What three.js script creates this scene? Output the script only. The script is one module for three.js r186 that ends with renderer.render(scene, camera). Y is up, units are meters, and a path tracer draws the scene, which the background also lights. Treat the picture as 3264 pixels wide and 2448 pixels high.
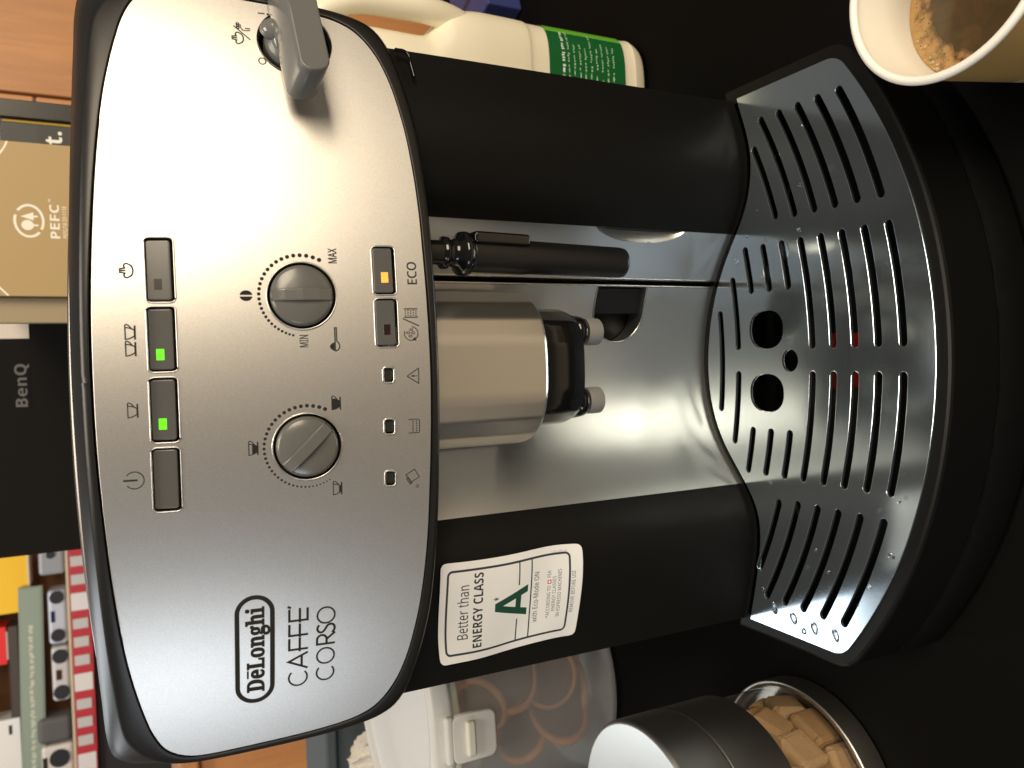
import * as THREE from 'three';
import { RoundedBoxGeometry } from 'three/addons/geometries/RoundedBoxGeometry.js';
import { RectAreaLightUniformsLib } from 'three/addons/lights/RectAreaLightUniformsLib.js';
import { mergeGeometries, toCreasedNormals, mergeVertices } from 'three/addons/utils/BufferGeometryUtils.js';
import { Brush, Evaluator, SUBTRACTION } from 'three-bvh-csg';

// ------------------------------------------------------------------ camera (the phone was held on its side)
const scene = new THREE.Scene();
const camera = new THREE.PerspectiveCamera(52.2, 4 / 3, 0.02, 40);
{
  const D = Math.PI / 180, pitch = 26.13 * D, yaw = -2.27 * D, roll = 2.45 * D;
  const f = new THREE.Vector3(Math.sin(yaw) * Math.cos(pitch), -Math.sin(pitch), -Math.cos(yaw) * Math.cos(pitch));
  const X = new THREE.Vector3(Math.cos(yaw), 0, Math.sin(yaw));
  const down = new THREE.Vector3().crossVectors(f, X); if (down.y > 0) down.negate();
  const right = X.clone().multiplyScalar(Math.cos(roll)).addScaledVector(down, Math.sin(roll));
  camera.position.set(0.0054, 0.35, 0.323);
  camera.up.copy(right);
  camera.lookAt(camera.position.clone().add(f));
  camera.focus = 0.33;
  camera.userData.fStop = 20;
}
camera.updateMatrixWorld();

const renderer = new THREE.WebGLRenderer({ antialias: true });
renderer.toneMapping = THREE.LinearToneMapping;
renderer.toneMappingExposure = 1.0;
renderer.shadowMap.enabled = true;

// ------------------------------------------------------------------ light: the shop's ceiling lamps, out of the frame
scene.background = new THREE.Color().setRGB(0.125, 0.112, 0.1);
RectAreaLightUniformsLib.init();
function areaLamp(name, label, pos, target, w, h, rgb, intensity) {
  const g = new THREE.Group(); g.name = name; g.position.set(...pos); g.lookAt(...target); scene.add(g);
  g.userData = { label, category: 'lamp' };
  const c = new THREE.Color().setRGB(...rgb);
  const housing = new THREE.Mesh(new RoundedBoxGeometry(w + 0.06, h + 0.06, 0.06, 2, 0.015), new THREE.MeshStandardMaterial({ color: 0xd8d8d4, roughness: 0.6 }));
  housing.name = 'housing'; housing.position.z = -0.045; housing.castShadow = housing.receiveShadow = true; g.add(housing);
  const glow = new THREE.Mesh(new THREE.PlaneGeometry(w, h), new THREE.MeshStandardMaterial({ color: 0x222222, emissive: c, emissiveIntensity: 0.4, roughness: 0.8 }));
  glow.name = 'diffuser'; glow.position.z = -0.012; g.add(glow);
  const l = new THREE.RectAreaLight(c, intensity, w, h); l.name = 'lamp_light'; l.castShadow = true;
  l.rotation.y = Math.PI; l.position.z = 0.004; g.add(l);                       // a RectAreaLight shines along its own -z
  return g;
}
areaLamp('warm_ceiling_lamp', 'large warm white lamp panel in front of the machine, on the lever side', [1.75, 1.45, 2.45], [0.05, 0.3, 0], 1.8, 1.2, [1, 0.84, 0.62], 14);
areaLamp('cool_ceiling_lamp', 'narrow cool white lamp panel in front of the machine, on the sugar jar side', [-2.0, 0.9, 1.75], [-0.05, 0.28, 0], 0.5, 0.9, [0.82, 0.9, 1], 7);
areaLamp('overhead_lamp', 'neutral lamp panel high above the table', [0.1, 2.4, 0.5], [0, 0, 0], 1.1, 0.7, [1, 0.9, 0.76], 16);
areaLamp('rear_ceiling_lamp', 'white lamp panel high behind the machine, on the biscuit tub side', [-2.3, 2.15, -1.75], [-0.2, 0.1, 0], 0.55, 1.1, [0.9, 0.96, 1], 4.6);
areaLamp('rear_ceiling_lamp_001', 'white lamp panel high behind the machine, above the black carton', [-1.3, 2.15, -2.4], [-0.2, 0.1, 0], 0.55, 1.1, [0.9, 0.96, 1], 4.6);
areaLamp('shelf_lamp', 'long white lamp panel over the shop shelf', [-1.5, 2.75, -3.0], [-1.7, 0.6, -4.7], 1.8, 0.7, [1, 0.95, 0.88], 16);

// ------------------------------------------------------------------ helpers
let seed = 7;
const rnd = () => { seed = (seed * 1664525 + 1013904223) >>> 0; return seed / 4294967296; };
const R = (a, b) => a + (b - a) * rnd();
const taken = {};
function numbered(n) { const k = taken[n] = (taken[n] ?? -1) + 1; return k ? `${n}_${String(k).padStart(3, '0')}` : n; }
function mesh(name, geo, mat, parent) { const m = new THREE.Mesh(geo, mat); m.name = parent ? name : numbered(name); m.castShadow = m.receiveShadow = true; (parent ?? scene).add(m); return m; }
function thing(name, label, category, pos = [0, 0, 0], group) {
  const g = new THREE.Group(); g.name = numbered(name); g.position.set(...pos); g.userData = { label, category }; if (group) g.userData.group = group; scene.add(g); return g;
}
function tag(m, label, category, group) { m.userData = { label, category }; if (group) m.userData.group = group; return m; }
function structure(m) { m.userData.kind = 'structure'; return m; }
const lin = (r, g, b) => new THREE.Color().setRGB(r, g, b);
const std = (o) => new THREE.MeshStandardMaterial(o), phy = (o) => new THREE.MeshPhysicalMaterial(o);
const V2 = (x, y) => new THREE.Vector2(x, y), V3 = (x, y, z) => new THREE.Vector3(x, y, z);
// solid between y0 and y1 over a plan outline given as [x, z]
function prismY(pts, y0, y1, { holes = [], bevel = 0, crease = 0.6 } = {}) {
  const s = new THREE.Shape(pts.map(([x, z]) => V2(x, -z)));
  for (const h of holes) s.holes.push(new THREE.Path(h.map(([x, z]) => V2(x, -z))));
  let g = new THREE.ExtrudeGeometry(s, { depth: y1 - y0 - 2 * bevel, bevelEnabled: bevel > 0, bevelSize: bevel, bevelThickness: bevel, bevelOffset: -bevel, bevelSegments: 2, curveSegments: 1 });
  g.translate(0, 0, bevel); g.rotateX(-Math.PI / 2); g.translate(0, y0, 0);
  return crease ? toCreasedNormals(g, crease) : g;
}
function lathe(pts, seg = 64) { return new THREE.LatheGeometry(pts.map(([r, y]) => V2(r, y)), seg); }
function tube(pts, r, seg = 40, rs = 10, closed = false) { return new THREE.TubeGeometry(new THREE.CatmullRomCurve3(pts, closed), seg, r, rs, closed); }
function roundRect(w, h, r, n = 5) {
  const p = [];
  for (const [cx, cy, a0] of [[w / 2 - r, h / 2 - r, 0], [-w / 2 + r, h / 2 - r, 1], [-w / 2 + r, -h / 2 + r, 2], [w / 2 - r, -h / 2 + r, 3]])
    for (let i = 0; i <= n; i++) { const a = (a0 + i / n) * Math.PI / 2; p.push([cx + r * Math.cos(a), cy + r * Math.sin(a)]); }
  return p;
}
function gridGeo(nu, nv, fn) {   // fn(u,v) -> [x,y,z]
  const P = [], U = [], I = [];
  for (let j = 0; j <= nv; j++) for (let i = 0; i <= nu; i++) { P.push(...fn(i / nu, j / nv)); U.push(i / nu, j / nv); }
  for (let j = 0; j < nv; j++) for (let i = 0; i < nu; i++) { const a = j * (nu + 1) + i, b = a + 1, c = a + nu + 1, d = c + 1; I.push(a, b, d, a, d, c); }
  const g = new THREE.BufferGeometry(); g.setAttribute('position', new THREE.Float32BufferAttribute(P, 3)); g.setAttribute('uv', new THREE.Float32BufferAttribute(U, 2)); g.setIndex(I); g.computeVertexNormals(); return g;
}
function canvas(w, h) { const c = document.createElement('canvas'); c.width = w; c.height = h; return [c, c.getContext('2d')]; }
function tex(c, srgb = true) { const t = new THREE.CanvasTexture(c); if (srgb) t.colorSpace = THREE.SRGBColorSpace; t.anisotropy = 8; return t; }
function noiseTex(n, f, { srgb = false, repeat = 1 } = {}) {
  const d = new Uint8Array(n * n * 4);
  for (let i = 0; i < n * n; i++) { const v = f(i % n, (i / n) | 0); d[i * 4] = v[0]; d[i * 4 + 1] = v[1]; d[i * 4 + 2] = v[2]; d[i * 4 + 3] = 255; }
  const t = new THREE.DataTexture(d, n, n); t.wrapS = t.wrapT = THREE.RepeatWrapping; t.magFilter = THREE.LinearFilter; t.minFilter = THREE.LinearMipmapLinearFilter; t.generateMipmaps = true; t.repeat.set(repeat, repeat);
  if (srgb) t.colorSpace = THREE.SRGBColorSpace; t.needsUpdate = true; return t;
}
function planeUV(g, ax, ay, s = 1) { const p = g.attributes.position, u = new Float32Array(p.count * 2); for (let i = 0; i < p.count; i++) { u[2 * i] = p['get' + ax](i) * s; u[2 * i + 1] = p['get' + ay](i) * s; } g.setAttribute('uv', new THREE.BufferAttribute(u, 2)); return g; }
const hash = (x, y) => { const s = Math.sin(x * 127.1 + y * 311.7) * 43758.5453; return s - Math.floor(s); };
const vnoise = (x, y) => { const i = Math.floor(x), j = Math.floor(y), a = x - i, b = y - j, s = a * a * (3 - 2 * a), t = b * b * (3 - 2 * b); return (hash(i, j) * (1 - s) + hash(i + 1, j) * s) * (1 - t) + (hash(i, j + 1) * (1 - s) + hash(i + 1, j + 1) * s) * t; };

// ------------------------------------------------------------------ materials
const grainBump = noiseTex(256, () => { const v = 120 + 30 * (rnd() + rnd() - 1) | 0; return [v, v, v]; }, { repeat: 40 });
const M = {
  blackSatin: phy({ color: lin(0.0075, 0.0073, 0.0072), specularIntensity: 0.85, roughness: 0.36, bumpMap: grainBump, bumpScale: 0.00004 }),
  blackBody: phy({ color: lin(0.0045, 0.0044, 0.0043), specularIntensity: 0.32, roughness: 0.48, bumpMap: grainBump, bumpScale: 0.00005 }),
  trayBlack: phy({ color: lin(0.005, 0.005, 0.005), specularIntensity: 0.3, roughness: 0.42 }),
  blackGloss: std({ color: lin(0.006, 0.006, 0.006), roughness: 0.12 }),
  blackDeep: std({ color: lin(0.004, 0.004, 0.004), roughness: 0.8 }),
  rubber: std({ color: lin(0.012, 0.012, 0.012), roughness: 0.55 }),
  silverPaint: std({ color: lin(0.6, 0.59, 0.57), metalness: 1, roughness: 0.34 }),
  silverWall: std({ color: lin(0.7, 0.715, 0.71), metalness: 1, roughness: 0.37, bumpMap: grainBump, bumpScale: 0.00001 }),
  trim: std({ color: lin(0.7, 0.69, 0.67), metalness: 1, roughness: 0.25 }),
  buttonGrey: std({ color: lin(0.085, 0.083, 0.08), roughness: 0.2 }),
  leverGrey: std({ color: lin(0.13, 0.13, 0.125), roughness: 0.13 }),
  knobGrey: std({ color: lin(0.11, 0.11, 0.105), roughness: 0.22 }),
  tipGrey: std({ color: lin(0.22, 0.22, 0.215), roughness: 0.45 }),
  ledGreen: std({ color: lin(0.05, 0.3, 0.01), emissive: lin(0.17, 1, 0.015), emissiveIntensity: 0.95, roughness: 0.3 }),
  ledOrange: std({ color: lin(0.5, 0.1, 0.02), emissive: lin(1, 0.3, 0.04), emissiveIntensity: 1.9, roughness: 0.3 }),
  ledOff: std({ color: lin(0.05, 0.046, 0.042), roughness: 0.15 }),
  ledDark: std({ color: lin(0.02, 0.008, 0.008), roughness: 0.2 }),
  lampDark: std({ color: lin(0.025, 0.025, 0.024), roughness: 0.15 }),
  red: std({ color: lin(0.55, 0.02, 0.01), roughness: 0.5 }),
};

// ------------------------------------------------------------------ the table
{
  const g = new RoundedBoxGeometry(2.4, 0.04, 0.83, 3, 0.004); planeUV(g, 'X', 'Z', 1);
  const m = phy({ color: lin(0.0028, 0.0026, 0.0024), roughness: 0.7, specularIntensity: 0.12, bumpMap: grainBump, bumpScale: 0.00008 });
  const t = mesh('table', g, m); t.position.set(0, -0.02, -0.165); structure(t);
  const fg = new THREE.PlaneGeometry(9, 10).rotateX(-Math.PI / 2); planeUV(fg, 'X', 'Z', 1);
  const lino = noiseTex(256, (x, y) => { const v = 0.86 + 0.14 * vnoise(x * 0.09, y * 0.09) + 0.06 * (rnd() - 0.5); return [212 * v, 198 * v, 176 * v]; }, { srgb: true });
  const f = mesh('floor', fg, std({ map: lino, roughness: 0.55 })); f.position.set(0, -0.76, -0.6); structure(f);
}

// ------------------------------------------------------------------ the coffee machine: surfaces measured in metres
const T8 = Math.tan(8 * Math.PI / 180);
const Zp = (x, y) => 0.040 - T8 * (y - 0.2457) - x * x / 0.94;                       // bowed, reclined control panel
const panelNormal = (x) => V3(x / 0.47, T8, 1).normalize();
const wallX = [-138, -126, -116, -100, -88, -80, -74, -64.5, -56, -47, -38, -24, -4, 11.6, 31, 46, 58, 69, 76, 84, 98, 113, 134.5, 138];
const wallZ = [4.5, 7.6, 9.8, 12.6, 13.6, 12.7, 10.4, 3.3, -3.9, -11.6, -17, -22.5, -25, -24, -19.7, -13.6, -6.8, 0.6, 5, 8, 10.5, 8.6, 0.8, -0.6];
function Zraw(x) {     // plan of the front wall: cupped in the middle, bulging at both sides (monotone cubic through the points)
  const X = x * 1000, n = wallX.length; let i = 0; while (i < n - 2 && X > wallX[i + 1]) i++;
  const h = wallX[i + 1] - wallX[i], t = Math.min(Math.max((X - wallX[i]) / h, -0.2), 1.2);
  const sl = (k) => k <= 0 || k >= n - 1 ? (wallZ[Math.min(k + 1, n - 1)] - wallZ[Math.max(k - 1, 0)]) / (wallX[Math.min(k + 1, n - 1)] - wallX[Math.max(k - 1, 0)]) : (wallZ[k + 1] - wallZ[k - 1]) / (wallX[k + 1] - wallX[k - 1]);
  const m0 = sl(i) * h, m1 = sl(i + 1) * h, t2 = t * t, t3 = t2 * t;
  return ((2 * t3 - 3 * t2 + 1) * wallZ[i] + (t3 - 2 * t2 + t) * m0 + (-2 * t3 + 3 * t2) * wallZ[i + 1] + (t3 - t2) * m1) / 1000;
}
const wallTable = Array.from({ length: 301 }, (_, i) => { let a = 0, w = 0; for (let k = -16; k <= 16; k++) { const x = Math.min(Math.max(i - 150 + k, -139), 139), g = Math.exp(-k * k / 72); a += Zraw(x / 1000) * g; w += g; } return a / w; });   // the moulding is smooth
function Zw(x) { const f = Math.min(Math.max(x * 1000 + 150, 1), 298.999), i = Math.floor(f), t = f - i, [a, b, c, d] = [wallTable[i - 1], wallTable[i], wallTable[i + 1], wallTable[i + 2]]; return b + 0.5 * t * (c - a + t * (2 * a - 5 * b + 4 * c - d + t * (3 * (b - c) + d - a))); }
const wallLine = (x0, x1, off, n = 40) => Array.from({ length: n + 1 }, (_, i) => { const x = x0 + (x1 - x0) * i / n; return [x, Zw(x) + off]; });
function wallNormals(g, off) { const p = g.attributes.position, n = g.attributes.normal; for (let i = 0; i < p.count; i++) { const x = p.getX(i); if (n.getZ(i) > 0.3 && Math.abs(n.getY(i)) < 0.1 && Math.abs(p.getZ(i) - Zw(x) - off) < 1e-4) { const d = (Zw(x + 0.002) - Zw(x - 0.002)) / 0.004, l = Math.hypot(1, d); n.setXYZ(i, -d / l, 0, 1 / l); } } return g; }
const machine = thing('coffee_machine', 'black and silver bean-to-cup coffee machine with two round dials and a slotted drip tray', 'coffee machine');
function closedCurve(half, n) {   // mirrored half outline (x >= 0, top to bottom), resampled evenly
  const right = half.map(([x, y]) => V3(x / 1000, y / 1000, 0)), left = half.slice(1, -1).reverse().map(([x, y]) => V3(-x / 1000, y / 1000, 0));
  return new THREE.CatmullRomCurve3([...right, ...left], true, 'centripetal').getSpacedPoints(n).slice(0, n);
}
const silverHalf = [[0, 360.3], [20, 360.1], [36, 359.5], [52, 358.6], [72, 357.1], [90, 355.2], [105, 352.9], [121, 349.3], [131.5, 346], [138.6, 341.8], [142.2, 336], [143.3, 330], [142.5, 311], [140.7, 290], [139, 279], [137, 271.5], [133.2, 265], [125.5, 258.9], [114.5, 254.3], [97, 250.4], [81, 248.4], [62, 247.1], [48, 246.7], [31, 246.2], [0, 245.7]];
const rimHalf = [[0, 367.4], [30, 367], [60, 366], [90, 364.6], [120, 363], [136, 362], [144, 360], [148.6, 354], [150, 344], [150.3, 330], [149.8, 312], [148.2, 288], [146, 268], [144.8, 260], [142.5, 255], [136.5, 250.2], [122, 245.5], [100, 241.2], [80, 239.8], [60, 239], [30, 238.6], [0, 238.5]];
const CY = 0.303, NS = 280;
const silverPts = closedCurve(silverHalf, NS), rimPoly = closedCurve(rimHalf, 900);
const rimPts = silverPts.map((p) => {
  const dx = p.x, dy = p.y - CY; let r = 0;
  for (let k = 0; k < rimPoly.length; k++) { const A = rimPoly[k], B = rimPoly[(k + 1) % rimPoly.length], ex = B.x - A.x, ey = B.y - A.y, det = ex * dy - ey * dx; if (Math.abs(det) < 1e-12) continue; const u = (A.y - CY) * dx - A.x * dy, t = u / -det * -1, q = (ex * (A.y - CY) - ey * A.x) / det; if (t >= -1e-9 && t <= 1 + 1e-9 && q > 0) r = Math.max(r, q); }
  return V3(dx * r, CY + dy * r, 0);
});
// black housing of the head: a loft from behind the panel's edge, over the rim, to the back
{
  const at = (k, i) => {
    const s = silverPts[i], r = rimPts[i], dx = r.x - s.x, dy = r.y - CY - (s.y - CY), L = Math.hypot(dx, dy), ux = dx / L, uy = dy / L;
    const out = (d) => [s.x + ux * d, s.y + uy * d], lerp = (t) => [s.x + dx * t, s.y + dy * t];
    let xy, off, fix;
    switch (k) {
      case 0: xy = out(-0.004); off = -0.0042; break;
      case 1: xy = out(0.0004); off = -0.0042; break;
      case 2: xy = out(0.0007); off = -0.0012; break;
      case 3: xy = out(0.0014); off = -0.0004; break;
      case 4: xy = lerp(0.46); off = -0.0011; break;
      case 5: xy = lerp(0.57); off = -0.0024; break;
      case 6: xy = lerp(0.8); off = -0.0075; break;
      case 7: xy = lerp(1); off = -0.0128; break;
      case 8: xy = lerp(1.03); off = -0.021; break;
      case 9: xy = lerp(1.0); fix = -0.06; break;
      case 10: xy = lerp(0.98); fix = -0.2; break;
      case 11: xy = lerp(0.8); fix = -0.236; break;
      default: xy = [0, CY]; fix = -0.24;
    }
    return [xy[0], xy[1], fix !== undefined ? Math.min(fix, Zp(xy[0], xy[1]) - 0.03) : Zp(xy[0], xy[1]) + off];
  };
  const g = gridGeo(NS, 12, (u, v) => at(Math.round(v * 12), Math.round(u * NS) % NS));
  const p = g.attributes.position; const uv = g.attributes.uv; for (let i = 0; i < p.count; i++) uv.setXY(i, p.getX(i) + p.getZ(i), p.getY(i));
  mesh('head_housing', g, M.blackSatin, machine);
  // closing plate behind the panel cut-outs
  const backing = gridGeo(NS, 1, (u, v) => { const i = Math.round(u * NS) % NS, s = silverPts[i], t = v ? 0 : 0.985; const x = s.x * t, y = CY + (s.y - CY) * t; return [x, y, Zp(x, y) - (v ? 0.012 : 0.0045)]; });
  const b = []; for (let k = 0; k < 10; k++) b.push(0);
  mesh('panel_backing', gridGeo(NS, 10, (u, v) => { const i = Math.round(u * NS) % NS, s = silverPts[i], t = 0.985 * (1 - v); const x = s.x * t, y = CY + (s.y - CY) * t; return [x, y, Zp(x, y) - 0.0095]; }), M.blackDeep, machine);
}
{ // lid of the bean hopper, just higher than the rim
  const p = []; for (let k = 0; k <= 40; k++) { const x = -0.108 + 0.2 * k / 40; p.push(V2(x, 0.3701 - 0.5 * (x + 0.008) ** 2)); } p.push(V2(0.092, 0.352), V2(-0.108, 0.352));
  const g = new THREE.ExtrudeGeometry(new THREE.Shape(p), { depth: 0.19, bevelEnabled: true, bevelSize: 0.002, bevelThickness: 0.003, bevelOffset: -0.002, bevelSegments: 4, curveSegments: 1 }); g.translate(0, 0, -0.212);
  mesh('top_lid', toCreasedNormals(g, 0.5), std({ color: lin(0.16, 0.15, 0.14), metalness: 0.7, roughness: 0.3 }), machine); }
// ---- print on the panel (flat lettering and symbols)
const PK = 2048 / 300;
function drawPrint(c, col) {
  const at = (x, y, fn) => { c.save(); c.translate((x + 150) * PK, (370 - y) * PK); c.scale(PK, PK); fn(); c.restore(); };
  c.strokeStyle = c.fillStyle = col; c.lineCap = 'butt'; c.lineJoin = 'miter';
  const L = (w, ...pts) => { c.lineWidth = w * 1.3; c.beginPath(); pts.forEach(([x, y], i) => i ? c.lineTo(x, y) : c.moveTo(x, y)); c.stroke(); };
  const text = (s, x, y, font, w) => at(x, y, () => { c.font = font; c.textAlign = 'center'; c.textBaseline = 'alphabetic'; const k = w / c.measureText(s).width; c.scale(k, 1); c.fillText(s, 0, 0); c.lineWidth = 0.16; c.strokeText(s, 0, 0); });
  // badge
  at(-102.1, 310.9, () => {
    c.lineWidth = 1.6; c.beginPath(); c.roundRect(-21.1, -6.2, 42.2, 12.4, 6.2); c.stroke();
    c.save(); c.font = 'bold 8.2px serif'; c.textAlign = 'left'; c.textBaseline = 'alphabetic';
    const w = c.measureText('DeLonghi').width, k = 34.6 / w; c.translate(-17.4, 2.75); c.scale(k, 1.02); c.lineWidth = 0.42; c.fillText('DeLonghi', 0, 0); c.strokeText('DeLonghi', 0, 0);
    const x0 = c.measureText('D').width, x1 = c.measureText('De').width; c.fillRect(x0 + 0.6, -5.5, x1 - x0 - 1, 0.55); c.restore();
  });
  // CAFFE' CORSO in thin strokes
  const s = 0.62;
  at(0, 291.9, () => {
    c.lineWidth = s; c.beginPath(); c.arc(-115.9, -3.5, 3.35, 0.8, Math.PI * 2 - 0.8); c.stroke();
    L(s, [-112.2, 0], [-108.9, -7], [-105.6, 0]); L(s, [-111, -2.2], [-106.8, -2.2]);
    for (const x of [-104, -98.2]) { L(s, [x, 0], [x, -6.8], [x + 4.6, -6.8]); L(s, [x - 0.9, -3], [x + 4.7, -3]); }
    L(s, [-87.4, -0.2], [-92.2, -0.2], [-92.2, -6.8], [-87.5, -6.8]); L(s, [-93.1, -3], [-87.3, -3]); L(s, [-86.9, -6.2], [-86.3, -7.4]);
  });
  at(0, 281.9, () => {
    c.lineWidth = s; c.beginPath(); c.arc(-115.3, -3.4, 3.2, 0.85, Math.PI * 2 - 0.85); c.stroke();
    for (const x of [-108.2, -91.4]) { c.beginPath(); c.arc(x, -3.4, 3.2, 0, 7); c.stroke(); }
    L(s, [-103.2, 0], [-103.2, -6.6], [-101.2, -6.6]); c.beginPath(); c.arc(-101.2, -4.85, 1.75, -Math.PI / 2, Math.PI / 2); c.stroke(); L(s, [-101.2, -3.1], [-103.2, -3.1]); L(s, [-101.3, -3.1], [-98.7, 0]);
    c.beginPath(); c.moveTo(-95.3, -5.9); c.bezierCurveTo(-96.6, -7.3, -98.8, -6.2, -98.2, -4.7); c.bezierCurveTo(-97.6, -3.2, -95.2, -3.6, -95.2, -1.6); c.bezierCurveTo(-95.3, 0.2, -97.8, 0.2, -98.7, -1.1); c.stroke();
  });
  // dial scales
  const ring = (cx, cy, r, a0, a1, n, s0, s1) => { for (let i = 0; i < n; i++) { const t = i / (n - 1), a = (a0 + (a1 - a0) * (0.7 * t + 0.3 * t * t)) * Math.PI / 180; at(cx + r * Math.cos(a), cy + r * Math.sin(a), () => { c.beginPath(); c.arc(0, 0, s0 + (s1 - s0) * t, 0, 7); c.fill(); }); } };
  ring(29.3, 291.7, 14.8, 166, -27, 28, 0.42, 0.74); ring(-25.8, 291.6, 15, 211, -26, 37, 0.3, 0.74);
  // coffee bean, spoon, MIN, MAX, ECO
  at(29.3, 310.75, () => { c.beginPath(); c.ellipse(0, 0, 1.9, 2.15, 0, 0, 7); c.fill(); c.save(); c.globalCompositeOperation = 'source-over'; c.restore(); });
  text('MAX', 43.9, 278.9, '4.1px sans-serif', 5.7); text('MIN', 12.75, 290.3, '4.1px sans-serif', 4.9); text('ECO', 37.8, 249.9, '4.9px sans-serif', 9.2);
  at(10.6, 280.8, () => { c.beginPath(); c.moveTo(-1.75, -0.1); c.quadraticCurveTo(-0.9, -1.7, 0, -1.75); c.quadraticCurveTo(0.9, -1.7, 1.6, -0.1); c.closePath(); c.fill(); c.lineWidth = 0.32; c.beginPath(); c.moveTo(-1.75, 0.35); c.quadraticCurveTo(-1.2, 1.75, 0, 1.75); c.quadraticCurveTo(1.4, 1.7, 1.8, 0.75); L(0.32, [1.8, 0.75], [6.9, 0.75], [6.9, 0.15], [-1.75, 0.15]); c.beginPath(); c.moveTo(-1.75, 0.2); c.quadraticCurveTo(-1.2, 1.75, 0, 1.75); c.quadraticCurveTo(1.4, 1.7, 1.8, 0.75); c.stroke(); });
  const cup = (x, y, fill) => at(x, y, () => {
    c.lineWidth = 0.38; c.lineJoin = 'round';
    c.beginPath(); c.moveTo(-2.5, -1.45); c.lineTo(1.5, -1.45); c.quadraticCurveTo(1.5, 0.2, 0.6, 1.4); c.lineTo(-1.3, 1.4); c.quadraticCurveTo(-2.4, 0.2, -2.5, -1.45); c.closePath(); c.stroke();
    if (fill) { c.save(); c.clip(); c.fillRect(-3, 1.5 - 3 * fill, 6, 4); c.restore(); }
    c.beginPath(); c.moveTo(1.5, -1.45); c.quadraticCurveTo(2.9, -1.6, 2.5, -0.8); c.quadraticCurveTo(2.1, -0.1, 1.05, 0.6); c.stroke();
    L(0.42, [-2.6, 1.55], [2.2, 1.55]);
  });
  cup(-10.2, 281.1, 1.1); cup(-25.3, 310.3, 0.62); cup(-42, 281.2, 0.3); cup(16.9, 348.5, 0); cup(11.2, 348.5, 0); cup(-9.9, 348.7, 0);
  // power, steam
  at(-34.1, 349.1, () => { c.lineWidth = 0.42; c.beginPath(); c.arc(0, 0.15, 2.95, -0.95, Math.PI + 0.95); c.stroke(); L(0.55, [0, -3.4], [0, 1.1]); });
  const cloud = (x, y, k, a = 0) => at(x, y, () => { c.scale(k, k); c.rotate(a); c.lineWidth = 0.36; c.lineJoin = 'round'; L(0.36, [-0.55, -2.1], [-0.9, 0]); L(0.36, [0, -2.1], [0, 0]); L(0.36, [0.55, -2.1], [0.9, 0]); c.beginPath(); c.arc(-1.6, 0.3, 0.85, 2.2, 5.6); c.stroke(); c.beginPath(); c.arc(1.6, 0.3, 0.85, 3.8, 7.2); c.stroke(); c.beginPath(); c.moveTo(-2.1, 1); c.bezierCurveTo(-1.8, 2.7, 1.8, 2.7, 2.1, 1); c.stroke(); });
  cloud(37.9, 349, 1); cloud(126, 308.4, 0.95);
  at(128.3, 306.4, () => { L(0.3, [-2.6, 2.6], [2.6, -3]); c.lineWidth = 0.32; c.beginPath(); c.moveTo(1.2, 2.8); c.lineTo(0.9, 0.9); c.quadraticCurveTo(1, -0.4, 2.6, -0.6); c.lineTo(3.4, -0.6); c.stroke(); L(0.3, [1.9, 2.8], [1.9, 1]); for (let i = 0; i < 3; i++) { c.beginPath(); c.arc(2 + i * 0.75, -1.5, 0.45, 0, 7); c.stroke(); } });
  at(137.2, 299.2, () => { L(0.36, [0, -1.2], [0, 1.2]); c.beginPath(); c.arc(-0.1, 2.4, 0.42, 0, 7); c.fill(); });
  at(117.5, 300.2, () => { c.lineWidth = 0.36; c.beginPath(); c.arc(0, 0, 1.25, 0, 7); c.stroke(); c.beginPath(); c.arc(0, 2.5, 0.42, 0, 7); c.fill(); });
  // rinse / decalcify, warning triangle, grounds, tank
  at(14.95, 252.5, () => { c.lineWidth = 0.36; c.beginPath(); c.arc(0, 0, 2.6, 0.1, Math.PI * 2 - 1.2); c.stroke(); c.beginPath(); c.moveTo(-2.9, 1.9); c.lineTo(-1.2, 1.5); c.lineTo(-2.3, 0.4); c.fill(); for (const [x, y] of [[-1, -0.3], [0.3, -1.2], [0.2, 0.7], [1.4, 0.1]]) { c.lineWidth = 0.28; c.beginPath(); c.moveTo(x, y - 0.75); c.quadraticCurveTo(x + 0.8, y + 0.6, x, y + 0.6); c.quadraticCurveTo(x - 0.8, y + 0.6, x, y - 0.75); c.stroke(); } });
  at(19.2, 252.4, () => L(0.34, [-1.4, 3], [1.4, -3]));
  at(22.7, 252.3, () => { L(0.32, [-1.6, -2.6], [-1.6, 2.6]); L(0.32, [1.6, -2.6], [1.6, 2.6]); for (let j = 0; j < 5; j++) for (let i = 0; i < 3; i++) { const x = -1 + i * 0.9 + (j % 2) * 0.2, y = -2 + j; c.beginPath(); c.moveTo(x - 0.35, y - 0.3); c.lineTo(x + 0.4, y - 0.2); c.lineTo(x, y + 0.4); c.fill(); } });
  at(-1.2, 252.3, () => { c.lineJoin = 'round'; c.lineWidth = 0.38; c.beginPath(); c.moveTo(0, -2.3); c.lineTo(2.9, 2.1); c.lineTo(-2.9, 2.1); c.closePath(); c.stroke(); L(0.42, [0, -0.8], [0, 0.8]); c.beginPath(); c.arc(0, 1.35, 0.26, 0, 7); c.fill(); });
  at(-20.3, 252.4, () => { c.lineWidth = 0.38; c.lineJoin = 'round'; c.beginPath(); c.moveTo(-2.6, -2.1); c.lineTo(-2.6, 1.4); c.quadraticCurveTo(-2.6, 2.1, -1.9, 2.1); c.lineTo(1.9, 2.1); c.quadraticCurveTo(2.6, 2.1, 2.6, 1.4); c.lineTo(2.6, -2.1); c.stroke(); for (let j = 0; j < 2; j++) for (let i = 0; i < 5; i++) { c.beginPath(); c.arc(-1.8 + i * 0.9, -0.4 + j * 1.4, 0.33, 0, 7); c.fill(); } });
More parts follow.
